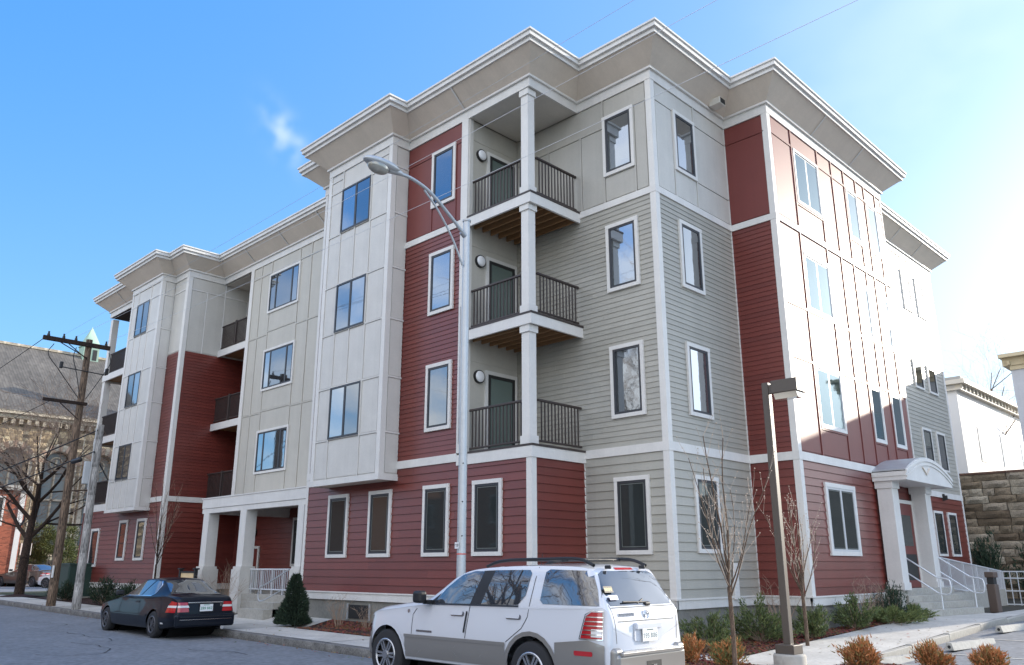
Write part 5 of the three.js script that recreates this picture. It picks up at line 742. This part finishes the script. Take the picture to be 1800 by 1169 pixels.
function youngTree(label, [x, z], seed, k, bark, twig) {
  SEED = seed; const t = thing('young_tree', label, 'tree', [x, gy(x, z), z], 0, 'bare young trees'), a = [], b = [], fork = 1.2 * k;
  a.push(rod(V(0, -0.3, 0), V(0.01, fork * 0.5, 0), 0.042, 0.036, 12, false), rod(V(0.01, fork * 0.5, 0), V(0, fork + 0.1, 0.01), 0.036, 0.032, 12, false));
  for (let i = 0; i < 10; i++) {
    const az = i * 2.4 + rr(-0.4, 0.4), out = i < 2 ? 0.1 : rr(0.26, 0.55), len = (i < 2 ? 2.25 : rr(1.2, 2.2)) * k; let p = V(0, fork + rr(-0.12, 0.4) * k, 0), d = V(Math.cos(az) * out, 1, Math.sin(az) * out).normalize(), r = i < 2 ? 0.022 : 0.0145; const n = 6;
    for (let s = 0; s < n; s++) {
      d.add(V(rr(-0.1, 0.1), 0.09, rr(-0.1, 0.1))).normalize(); const e = p.clone().addScaledVector(d, len / n); a.push(rod(p, e, r, r * 0.84, 6, false)); r *= 0.84;
      for (let q = 0; q < (s ? 2 : 1); q++) { const a2 = rr(0, 6.3), l2 = rr(0.18, 0.62) * k; let dd = d.clone().add(V(Math.cos(a2), 0.15, Math.sin(a2)).multiplyScalar(rr(0.35, 0.75))).normalize(), pp = e.clone(), r2 = r * 0.6; for (let w = 0; w < 3; w++) { dd.add(V(rr(-0.12, 0.12), 0.12, rr(-0.12, 0.12))).normalize(); const ee = pp.clone().addScaledVector(dd, l2 / 3); b.push(rod(pp, ee, r2, r2 * 0.75, 4, false)); if (w && rnd() < 0.7) b.push(new THREE.SphereGeometry(0.011, 5, 4).translate(ee.x + rr(-0.01, 0.01), ee.y, ee.z)); pp = ee; r2 *= 0.75; } }
      p = e;
    }
  }
  mesh('trunk', merge(a), bark, t); mesh('twigs', merge(b), twig, t);
}
youngTree('slim bare young tree with upright budding branches, standing nearest the camera', [2.72, 2.5], 4, 1.04, MT.bark, MT.twigPale);
youngTree('bare young tree behind the brown square lamp post, against the red wall', [2.15, -1.3], 21, 0.8, MT.bark, MT.twigPale);
youngTree('bare young tree against the white corner board left of the porch', [-20.6, 2.3], 33, 1.15, MT.barkDark, MT.twig);
bareTree('street_tree', 'old bare street tree with wide crooked limbs at the left edge', [-33.6, gy(-33, 3), 3.0], { seed: 12, minR: 0.0065, trunkH: 1.7, h: 3.4, r: 0.2, seg0: 4, first: 0, wob: 0.2, up: 0.05, taper: 0.55, max: 5, twigLv: 3, kids: [[2, 2], [1, 2], [1, 2], [1, 2], [1, 2]], ang: [0.5, 1.05], len: [0.6, 0.85], rad: [0.5, 0.68] }, MT.barkDark, MT.twig);
{ const m = mesh('mulch_ring', new THREE.ConeGeometry(0.9, 0.12, 24).translate(0, gy(-33, 3) + 0.08, 0), MT.mulch, scene); m.name = 'mulch_ring'; m.position.set(-33.6, 0, 3.0); m.userData.kind = 'structure'; }
bareTree('bare_tree', 'bare tree reaching over the roof of the white building, right of the apartment block', [-3.4, 0, -36], { seed: 8, trunkH: 4, h: 6.2, r: 0.13, seg0: 5, first: 1, wob: 0.14, up: 0.05, taper: 0.5, max: 4, twigLv: 2, kids: [[2, 3], [1, 2], [1, 2]], ang: [0.5, 1.0], len: [0.45, 0.7], rad: [0.4, 0.6] }, MT.bark, MT.twigPale);
// foliage made of many small blades
function blades(n, place, size) { // place() -> [centre, direction]
  const pos = []; const s = V(), u = V();
  for (let i = 0; i < n; i++) { const [c, d] = place(i); const l = size * rr(0.6, 1.4); u.copy(d).normalize(); s.set(rr(-1, 1), rr(-1, 1), rr(-1, 1)).cross(u).normalize().multiplyScalar(l * 0.16); const t = c.clone().addScaledVector(u, l); pos.push(c.x - s.x, c.y - s.y, c.z - s.z, c.x + s.x, c.y + s.y, c.z + s.z, t.x, t.y, t.z); }
  return triGeo(pos);
}
const leafMat = (r, g, b) => new THREE.MeshPhysicalMaterial({ color: L(r, g, b), roughness: 0.9, side: 2, transmission: 0.0 });
const GREEN = [leafMat(0.095, 0.13, 0.045), leafMat(0.14, 0.17, 0.055), leafMat(0.065, 0.09, 0.038)], RUST = [leafMat(0.52, 0.21, 0.075), leafMat(0.36, 0.15, 0.055), leafMat(0.24, 0.17, 0.055)], CON = [leafMat(0.022, 0.042, 0.024), leafMat(0.03, 0.052, 0.026)];
function shrub(name, label, [x, z], w, h, mats, o = {}) {
  SEED = 100 + Math.round(Math.abs(x * 131 + z * 71)); const g = thing(name, label, 'shrub', [x, gy(Math.min(x, 3.6), z), z], rr(0, 6), o.group);
  const stems = []; const sprays = Array.from({ length: o.sprays ?? 34 }, () => { const a = rr(0, 6.283), e = Math.pow(rnd(), 0.8) * 1.35, k = rr(0.55, 1.05), l = V(Math.cos(a) * Math.sin(e) * w * k, Math.cos(e) * h * k + 0.06, Math.sin(a) * Math.sin(e) * w * k); stems.push(rod(V(0, -0.03, 0), l.clone().multiplyScalar(0.9), 0.008, 0.003, 4, false)); return [l, l.clone().normalize()]; });
  mesh('stems', merge(stems), MT.twig, g);
  mats.forEach((m, k) => mesh('foliage', blades(Math.round((o.n ?? 2600) / mats.length), (i) => { const [l, d] = sprays[(i * 7 + k * 3) % sprays.length]; const t = Math.pow(rnd(), 0.6); const c = l.clone().multiplyScalar(0.25 + 0.75 * t).add(V(rr(-1, 1), rr(-0.8, 0.8), rr(-1, 1)).multiplyScalar(0.07 * (o.spread ?? 1))); return [c, d.clone().add(V(rr(-0.8, 0.8), rr(-0.3, 0.8), rr(-0.8, 0.8)))]; }, o.size ?? 0.07), m, g));
  return g;
}
const J = 'low green junipers along the foundation', RG = 'rust coloured low conifers in the bark strip';
shrub('juniper', 'spreading green juniper right behind the white car at the building corner', [0.95, 0.3], 0.75, 0.62, GREEN, { group: J, n: 3600 });
shrub('juniper', 'spreading green juniper behind the slim young tree', [1.15, -1.35], 0.85, 0.85, GREEN, { group: J, n: 4200 });
shrub('juniper', 'rounded green juniper behind the foot of the brown lamp post', [1.75, -2.5], 0.6, 0.62, GREEN, { group: J, n: 3200 });
shrub('juniper', 'green juniper halfway between the brown lamp post and the steps', [1.75, -4.6], 0.7, 0.7, GREEN, { group: J, n: 3400 });
shrub('juniper', 'low bright green creeping juniper in front of the steps', [1.95, -6.3], 0.85, 0.3, [GREEN[1], GREEN[1], GREEN[0]], { group: J, n: 3600 });
shrub('juniper', 'low green creeping juniper at the foot of the steps', [2.0, -7.4], 0.7, 0.28, [GREEN[1], GREEN[0]], { group: J, n: 2600 });
shrub('broadleaf_shrub', 'dark loose broadleaf shrub beside the entrance steps', [1.75, -7.0], 0.6, 0.85, CON, { n: 1400, size: 0.085, spread: 1.8 });
shrub('rust_shrub', 'small reddish shrub beside the rear bumper of the white car', [1.55, 1.9], 0.3, 0.4, RUST, { group: RG, n: 1800 });
shrub('rust_shrub', 'orange tipped shrub beside the trunk of the slim young tree', [2.3, 1.95], 0.36, 0.42, [RUST[0], RUST[2], GREEN[1]], { group: RG, n: 2400 });
shrub('rust_shrub', 'orange shrub just right of the brown lamp post base', [4.15, 0.95], 0.42, 0.42, RUST, { group: RG, n: 2800 });
shrub('rust_shrub', 'orange shrub at the bottom edge left of the middle wheel stop', [5.05, 0.35], 0.34, 0.36, RUST, { group: RG, n: 2400 });
shrub('rust_shrub', 'orange shrub at the bottom edge below the middle wheel stop', [5.85, 0.25], 0.36, 0.32, RUST, { group: RG, n: 2400 });
shrub('dark_shrub', 'dark evergreen shrub at the foot of the stone wall beside the building corner', [-0.35, -23.0], 0.9, 2.6, CON, { n: 2600, size: 0.16, spread: 2.5, group: 'dark shrubs before the stone wall' });
shrub('dark_shrub', 'dark evergreen shrub at the foot of the stone wall at the right edge', [1.45, -23.2], 0.95, 2.7, CON, { n: 2600, size: 0.16, spread: 2.5, group: 'dark shrubs before the stone wall' });
for (const [x, z, h, l] of [[-24.3, 2.6, 1.0, 'dark green shrub right of the short pole before the left wing'], [-22.4, 2.5, 0.85, 'dark green shrub behind the hood of the black sedan'], [-28.6, 2.6, 0.7, 'low dark shrub between the two wooden poles']]) shrub('dark_shrub', l, [x, z], 0.85, h, CON, { n: 2200, size: 0.1, spread: 1.8, group: 'dark shrubs before the left wing' });
{ // clipped conical evergreen
  SEED = 77; const x = -10.35, z = 2.75, g = thing('conical_evergreen', 'dark green cone shaped evergreen beside the porch entrance', 'evergreen', [x, gy(x, z), z]);
  mesh('trunk', rod(V(0, -0.1, 0), V(0, 1.2, 0), 0.04, 0.02), MT.barkDark, g); const core = new THREE.ConeGeometry(0.3, 1.15, 14).translate(0, 0.64, 0); mesh('inner_foliage', core, std(L(0.01, 0.016, 0.01), 1), g);
  CON.forEach((m) => mesh('foliage', blades(3600, () => { const t = Math.pow(rnd(), 1.4), a = rr(0, 6.283), r = (0.42 * Math.pow(1 - t, 0.75) * (0.88 + 0.2 * Math.sin(a * 3 + t * 9)) + 0.03) * rr(0.72, 1.1); return [V(Math.cos(a) * r, 0.06 + t * 1.26, Math.sin(a) * r), V(Math.cos(a), rr(0.3, 1.4), Math.sin(a)).add(V(rr(-0.4, 0.4), 0, rr(-0.4, 0.4)))]; }, 0.085), m, g));
}
function twiggy(label, x, z, h, n, y0, m = MT.twig) { SEED = Math.round(Math.abs(x * 97 + z * 13)) + 5; const g = thing('bare_shrub', label, 'shrub', [x, y0 ?? gy(x, z), z], 0, 'bare twiggy shrubs'); const a = []; for (let i = 0; i < n; i++) { const t = rr(0, 6.283), s = rr(0.05, 0.5); let p = V(Math.cos(t) * 0.05, -0.05, Math.sin(t) * 0.05), d = V(Math.cos(t) * s, 1, Math.sin(t) * s).normalize(); for (let k = 0; k < 3; k++) { const e = p.clone().addScaledVector(d, h / 3 * rr(0.7, 1.2)); a.push(rod(p, e, 0.011 - k * 0.003, 0.008 - k * 0.003, 4, false)); if (k) for (let q = 0; q < 2; q++) a.push(rod(e, e.clone().add(V(rr(-0.2, 0.2), rr(0.05, 0.25), rr(-0.2, 0.2)).multiplyScalar(h)), 0.004, 0.002, 3, false)); p = e; d.add(V(rr(-0.25, 0.25), 0, rr(-0.25, 0.25))).normalize(); } } mesh('stems', merge(a), m, g); return g; }
twiggy('bare fan shaped shrub in front of the middle porch column', -14.6, 2.7, 1.25, 22); twiggy('bare shrub in the shade between the porch columns', -16.9, 1.2, 1.2, 14);
twiggy('small bare shrub right of the conical evergreen', -8.9, 2.3, 0.75, 14); twiggy('tiny bare shrub at the basement vent', -7.8, 2.2, 0.5, 12); twiggy('bare stems against the base of the red corner shaft', 0.75, -3.0, 1.0, 16); twiggy('bare stems below the large ground floor window by the portico', 1.6, -5.6, 0.95, 18); twiggy('bare stems left of the steps under the red wall', 1.55, -6.6, 0.9, 12);
{ const v = mesh('basement_vent', box(-0.48, 0.48, -0.17, 0.17, -0.02, 0.02), MT.dark, B); v.position.set(-8.65, -0.4, ZT - 0.02); mesh('vent_frame', merge([box(-0.52, -0.46, -0.2, 0.2, 0, 0.04), box(0.46, 0.52, -0.2, 0.2, 0, 0.04)]), MT.galv, v); }

// ---------- far background ----------
{ // stone retaining wall of rough blocks
  SEED = 404; const w = thing('stone_retaining_wall', 'tall retaining wall of rough tan stone blocks right of the building', 'stone wall', [-8, 0, -25]);
  mesh('wall_backing', box(0, 34, -1, 4.55, -1.2, -0.12), MT.found, w);
  const vars = [L(0.54, 0.44, 0.33), L(0.40, 0.32, 0.23), L(0.66, 0.57, 0.46), L(0.29, 0.22, 0.155), L(0.74, 0.66, 0.54)].map((c) => std(c, 0.95, { map: stoneVar, bumpMap: roughTex, bumpScale: 0.02 }));
  const shapes = []; for (let k = 0; k < 14; k++) { const bw = [0.45, 0.62, 0.8, 1.05, 1.3, 0.55, 0.95][k % 7], g = new THREE.BoxGeometry(bw, 0.31, 0.3, 4, 2, 1), p = g.attributes.position; for (let i = 0; i < p.count; i++) { const f = p.getZ(i) > 0 ? 1 : 0; const ed = Math.abs(p.getX(i)) > bw / 2 - 0.01 || Math.abs(p.getY(i)) > 0.15; p.setX(i, p.getX(i) * 0.985 + f * 0.012 * Math.sin(i * 7.3 + k)); p.setY(i, p.getY(i) * 0.97 + f * 0.012 * Math.sin(i * 3.7 + k * 2)); p.setZ(i, p.getZ(i) + (f ? (ed ? -0.05 : 0.035 * Math.sin(i * 5.1 + k * 1.7) + 0.02) : 0)); } g.computeVertexNormals(); shapes.push([bw, muv(toCreasedNormals(g.toNonIndexed(), 0.5))]); }
  const loose = []; let n = 0;
  for (let r = 0; r < 17; r++) { let x = 4.5 + rr(0, 0.4); while (x < 14) { const [bw, g] = shapes[Math.floor(rnd() * shapes.length)]; const q = Math.floor(rnd() * 5); const y = -0.75 + r * 0.318 + 0.15; const m = mesh('stone', g, vars[q], null); m.position.set(x + bw / 2, y, -0.05 + rr(-0.02, 0.03)); if (x < 10.5 && n < 290) { w.add(m); n++; } else { m.updateMatrix(); (loose[q] ??= []).push(g.clone().applyMatrix4(m.matrix)); } x += bw + 0.012; } }
  loose.forEach((l, q) => { if (l) { const m = mesh('stones', mergeGeometries(l), vars[q], w); m.userData.kind = 'stuff'; } });
  for (let x = 4.4; x < 14; x += 1.2) mesh('coping_stone', rbox(1.19, 0.09, 0.62, 0.012, 1).translate(x + 0.6, 4.67, -0.2), std(L(0.30, 0.17, 0.13), 0.9, { map: stoneVar }), w);
  struct('terrace', box(-60, 40, 4.2, 4.5, -140, -26.3), MT.soil);
}
{ // white building behind
  const w = thing('white_building', 'bright white building with a bracketed cornice above the stone wall', 'building', [-2.2, 4.5, -29]);
  const m = std(L(0.8, 0.79, 0.77), 0.6); mesh('wall', box(-14, 0, 0, 5.0, -50, 0), m, w); mesh('cornice', merge([box(-14.2, 0.5, 5.0, 5.22, -50.3, 0.3), box(-14.1, 0.25, 4.72, 4.8, -50.1, 0.15)]), std(L(0.72, 0.66, 0.55), 0.6), w); mesh('roof', box(-13.8, 0.3, 5.22, 5.4, -50, 0.1), MT.core, w);
  for (let z = 0; z > -48; z -= 0.62) mesh('bracket', bgeo(0.3, 0.2, 0.2), std(L(0.72, 0.66, 0.55), 0.6), w).position.set(0.16, 4.9, z);
  for (let z = -3; z > -46; z -= 4) { const q = mesh('window', box(-0.06, 0.03, 1.4, 3.2, -0.5, 0.5), MT.sashLight, w); q.position.z = z; mesh('pane', box(0.02, 0.04, 1.5, 3.1, -0.42, 0.42), MT.pane, q); }
}
{ // grey house at the right edge, continuing out of frame
  const w = thing('grey_house', 'grey house with a yellowish bracketed eave at the right edge', 'house', [0.95, 4.5, -26.2]);
  const n = MT.grey[0]; mesh('wall', box(0, 8.6, 0, 4.75, -9, 0), std(L(0.62, 0.63, 0.66), 0.6, { map: paintVar }), w);
  mesh('eave', merge([box(-0.35, 8.95, 5.3, 5.46, -9.4, 0.4), box(-0.28, 8.8, 4.95, 5.3, -9.3, 0.12), box(-0.02, 8.7, 4.75, 4.95, -9.1, 0.06)]), std(L(0.62, 0.52, 0.34), 0.6), w); mesh('roof', new THREE.ConeGeometry(6.6, 1.0, 4).rotateY(Math.PI / 4).translate(4.3, 5.95, -4.5), MT.core, w);
  for (let x = 0; x < 8.5; x += 0.7) mesh('bracket', bgeo(0.1, 0.18, 0.2), std(L(0.55, 0.45, 0.28), 0.6), w).position.set(x, 5.05, 0.2);
  for (const x of [2, 4.5, 7]) { const q = mesh('window', box(-0.55, 0.55, 1.6, 3.6, -0.02, 0.05), MT.sashLight, w); q.position.x = x; mesh('pane', box(-0.46, 0.46, 1.7, 3.5, 0.03, 0.06), MT.pane, q); }
}
{ // stone church across the side street
  SEED = 900; const c = thing('stone_church', 'large tan stone church with a grey slate roof and round arched windows on the left', 'church', [-70, -0.7, 0]);
  const stone = std(L(1, 0.86, 0.66), 0.95, { map: tex(512, (u, v) => { const row = Math.floor(v * 30), off = (Math.sin(row * 17.3) * 43.7) % 1, col = Math.floor((u + off) * 14), q = Math.abs(Math.sin(row * 12.9 + col * 78.2) * 43758.5) % 1, fx = ((u + off) * 14) % 1, fy = (v * 30) % 1; const e = fx < 0.05 || fy < 0.09 ? 0.72 : 1; const t = (0.72 + 0.5 * (q - 0.4) + 0.35 * (N1(u, v) - 0.5)) * e; return [250 * t, 236 * t, 214 * t]; }, { rep: 0.12 }), bumpMap: roughTex, bumpScale: 0.03 }), pale = std(L(0.85, 0.75, 0.6), 0.9, { map: stoneVar }), slate = std(L(0.32, 0.305, 0.28), 0.85, { map: roofMap });
  const H = 14.1, zs = 20, ze = -24;
  // wall with recessed arches
  const sh = new THREE.Shape([[-zs, 0], [-ze, 0], [-ze, H], [-zs, H]].map(([a, b]) => new THREE.Vector2(a, b)));
  const centres = []; for (let u = -16.7; u < 22; u += 3.62) centres.push(u);
  for (const u of centres) { const h = new THREE.Path(); h.moveTo(u - 1.05, 3.2); h.lineTo(u + 1.05, 3.2); h.lineTo(u + 1.05, 10.2); h.absarc(u, 10.2, 1.05, 0, Math.PI, false); h.lineTo(u - 1.05, 3.2); sh.holes.push(h); }
  const wall = mesh('wall', muv(new THREE.ExtrudeGeometry(sh, { depth: 0.8, bevelEnabled: false, curveSegments: 14 })), stone, c); wall.rotation.y = Math.PI / 2; wall.position.x = -0.8;
  for (const u of centres) {
    const w = mesh('window', merge([box(-1.1, 1.1, 3.1, 11.3, 0.02, 0.08)]), new THREE.MeshPhysicalMaterial({ color: L(0.22, 0.235, 0.22), roughness: 0.25 }), c); w.rotation.y = Math.PI / 2; w.position.set(-0.72, 0, -u);
    mesh('tracery', merge([box(-0.06, 0.06, 3.2, 10.6, 0.08, 0.3), box(-1.05, -0.98, 3.2, 10.2, 0.08, 0.3), box(0.98, 1.05, 3.2, 10.2, 0.08, 0.3), box(-1.0, 1.0, 7.0, 7.15, 0.08, 0.3), new THREE.TorusGeometry(0.5, 0.07, 6, 20).translate(0, 10.3, 0.2)]), pale, w);
    for (let k = 0; k < 13; k++) { const a = Math.PI * (k + 0.5) / 13; const v = mesh('voussoir', bgeo(0.36, 0.58, 0.3), k % 2 ? pale : std(L(0.40, 0.27, 0.19), 0.9), c); v.rotation.set(0, Math.PI / 2, 0); v.position.set(0.02, 10.2 + 1.42 * Math.sin(a), -(u + 1.42 * Math.cos(a))); v.rotateZ(a - Math.PI / 2); }
    for (const s of [-1, 1]) mesh('pilaster', box(-0.1, 0.25, 0, 10.2, -0.16, 0.16), pale, c).position.z = -(u + s * 1.35);
    const d = mesh('downspout', rod(V(0.35, 0, 0), V(0.35, H - 1, 0), 0.06), pale, c); d.position.z = -(u + 1.81);
  }
  mesh('cornice', merge([box(-0.8, 0.55, H - 0.35, H, ze, zs), box(-0.8, 0.9, H, H + 0.3, ze, zs)]), pale, c); for (let z = ze + 0.3; z < zs; z += 0.62) mesh('dentil', bgeo(0.4, 0.4, 0.3), pale, c).position.set(0.3, H - 0.6, z);
  // steep slate roof, with a lower transept roof on the right
  const R = (pts) => { const [a, b, d, e] = pts; return triGeo([...a, ...b, ...d, ...a, ...d, ...e]); };
  mesh('roof', mergeGeometries([R([[0.95, H + 0.25, zs], [0.95, H + 0.25, ze], [-12, 23.0, ze], [-12, 23.0, zs]]), R([[-12, 23.0, zs], [-12, 23.0, ze], [-25, H, ze], [-25, H, zs]]), triGeo([0.9, H + 0.2, zs, -12, 23, zs, -25, H + 0.2, zs]), triGeo([0.9, H + 0.2, ze, -25, H + 0.2, ze, -12, 23, ze])]), slate, c); mesh('ridge_cap', box(-12.2, -11.8, 22.95, 23.2, ze, zs), pale, c);
  const tr = mesh('transept_wall', merge([muv(new THREE.ExtrudeGeometry(new THREE.Shape([[14.4, 0], [23, 0], [23, 14], [18.7, 21], [14.4, 14]].map(([a, b]) => new THREE.Vector2(a, b))), { depth: 1, bevelEnabled: false }))]), stone, c); tr.rotation.y = Math.PI / 2; tr.position.x = 1.2;
  const cu = mesh('cupola', merge([box(-1.1, 1.1, 0, 2.6, -1.1, 1.1), new THREE.ConeGeometry(1.75, 3.2, 4).rotateY(Math.PI / 4).translate(0, 4.2, 0)]), std(L(0.30, 0.42, 0.33), 0.7), c); cu.position.set(-12, 22.2, -13.6); cu.scale.setScalar(0.72); for (const z of [-0.5, 0.5]) mesh('louvre', box(1.1, 1.14, 0.5, 2.1, z - 0.3, z + 0.3), MT.dark, cu);
}
{ // red brick house at the far left
  const b = thing('brick_house', 'red brick building with white trimmed windows at the left edge', 'building', [-52, -0.6, -0.2]); SEED = 61;
  const br = std(L(0.36, 0.12, 0.07), 0.9, { map: tex(512, (u, v) => { const row = Math.floor(v * 64), col = Math.floor(u * 22 + (row % 2) * 0.5), q = Math.abs(Math.sin(row * 12.9 + col * 78.2) * 43758.5) % 1; const m = (v * 64) % 1 < 0.16 || (u * 22 + (row % 2) * 0.5) % 1 < 0.06; const t = m ? 1.15 : 0.75 + 0.45 * q; return [225 * t, (m ? 235 : 210) * t, (m ? 230 : 205) * t]; }, { rep: 0.21 }) });
  mesh('wall', box(-9, 0, 0, 6.2, -1.5, 12), br, b); mesh('roof', merge([box(-9.3, 0.35, 6.2, 6.5, -1.7, 10.3)]), MT.core, b); mesh('corner_board', box(0, 0.06, 0, 6.2, -1.42, -1.1), MT.trim, b);
  for (const z of [0.3, 3, 5.7]) for (const y of [1.0, 3.9]) { const w = mesh('window', box(0.0, 0.08, y, y + 1.9, z - 0.55, z + 0.55), MT.trim, b); mesh('pane', box(0.05, 0.09, y + 0.12, y + 1.78, z - 0.43, z + 0.43), MT.paneLow, w); }
}
{ // low wall, iron fence, evergreen and sign before the church
  const w = thing('low_stone_wall', 'low rubble stone wall below the iron fence before the church', 'stone wall', [-62, -0.7, 0]); mesh('wall', box(-0.4, 0, 0, 1.4, -22, 4), std(L(0.42, 0.36, 0.27), 0.95, { map: stoneVar, bumpMap: roughTex, bumpScale: 0.03 }), w); for (let z = -22; z < 4; z += 1.3) mesh('cap_stone', rbox(0.5, 0.12, 1.28, 0.02, 1).translate(-0.2, 1.46, z + 0.65), MT.granite, w);
  const f = thing('iron_fence', 'black iron picket fence on the low stone wall before the church', 'fence', [-62.2, 0.82, 0]); for (const y of [0.15, 1.35]) mesh('rail', box(-0.025, 0.025, y, y + 0.06, -22, 4), MT.black, f); for (let i = 0; i < 118; i++) mesh('picket', box(-0.02, 0.02, 0, 1.6, -0.02, 0.02), MT.black, f).position.z = -21.9 + i * 0.22;
  SEED = 55; const e = thing('round_evergreen', 'sunlit yellow green evergreen tree between the two wooden poles', 'tree', [-57, -0.7, -5.2]); e.scale.setScalar(0.74); mesh('trunk', rod(V(0, 0, 0), V(0, 2.2, 0), 0.18, 0.1), MT.barkDark, e);
  for (const m of [leafMat(0.12, 0.14, 0.035), leafMat(0.07, 0.09, 0.03)]) mesh('foliage', blades(5200, (i) => { const k = i % 9, c = [Math.sin(k * 2.3) * 1.3, 2.6 + (k % 4) * 0.8, Math.cos(k * 2.3) * 1.5]; const d = V(rr(-1, 1), rr(-1, 1), rr(-1, 1)).normalize(); return [V(...c).addScaledVector(d, rr(0.45, 1.15)), d.clone().add(V(rr(-0.6, 0.6), 0.3, rr(-0.6, 0.6)))]; }, 0.24), m, e);
  const s = thing('street_sign', 'small pale street sign on a thin post before the iron fence', 'sign', [-55.5, -0.6, -3.1]); mesh('post', rod(V(0, 0, 0), V(0, 3, 0), 0.04), MT.galv, s); mesh('sign_plate', box(-0.02, 0.02, 2.1, 2.9, -0.35, 0.35), std(L(0.75, 0.72, 0.66), 0.5), s);
}
{ // houses and trees across the street, behind the photographer: seen in the windows' reflections
  for (const [x, wd, h, col, l] of [[-62, 16, 8.5, [0.2, 0.09, 0.06], 'long red brick house farther down across the street, reflected in the black sedan'], [-44, 14, 8.2, [0.2, 0.10, 0.065], 'orange brick house across the street, reflected in the black sedan'], [-29, 11, 8.2, [0.36, 0.13, 0.08], 'red brick house across the street, reflected in the ground floor windows'], [-15, 12, 7.2, [0.30, 0.27, 0.23], 'grey brown clapboard house across the street, reflected in the windows'], [8, 12, 7.6, [0.34, 0.30, 0.24], 'tan clapboard house across the street behind the camera']]) {
    const b = thing('house', l, 'house', [x, -1, x < -40 ? 30 : 27]); mesh('wall', box(-wd / 2, wd / 2, 0, h, 0, 9), std(L(...col), 0.9), b); mesh('roof', prism([[-0.5, h], [9.5, h], [4.5, h + 3]], wd + 0.8).translate(-wd / 2 - 0.4, 0, 0), MT.core, b);
    for (let i = 0; i < 3; i++) for (const y of [1.2, 4.4]) { const w = mesh('window', box(-0.6, 0.6, y, y + 1.8, -0.06, 0.02), MT.trim, b); w.position.x = -wd / 2 + wd * (i + 0.5) / 3; mesh('pane', box(-0.48, 0.48, y + 0.12, y + 1.68, -0.075, -0.05), MT.paneLow, w); }
  }
  for (const [x, z, sd] of [[-18, 25, 3], [-7, 22, 14], [3, 21.5, 27]]) bareTree('reflected_tree', ['bare tree across the street beside the brick house', 'bare tree across the street between the houses', 'bare tree across the street behind the camera'][[3, 14, 27].indexOf(sd)], [x, -1, z], { seed: sd, minR: 0.012, trunkH: 3, h: 7.5, r: 0.22, seg0: 4, first: 0, wob: 0.16, up: 0.06, taper: 0.55, max: 4, twigLv: 3, kids: [[2, 2], [2, 2], [1, 2]], ang: [0.45, 0.95], len: [0.55, 0.8], rad: [0.5, 0.65] }, MT.barkDark, MT.twig, 'bare trees across the street');
}
renderer.render(scene, camera);
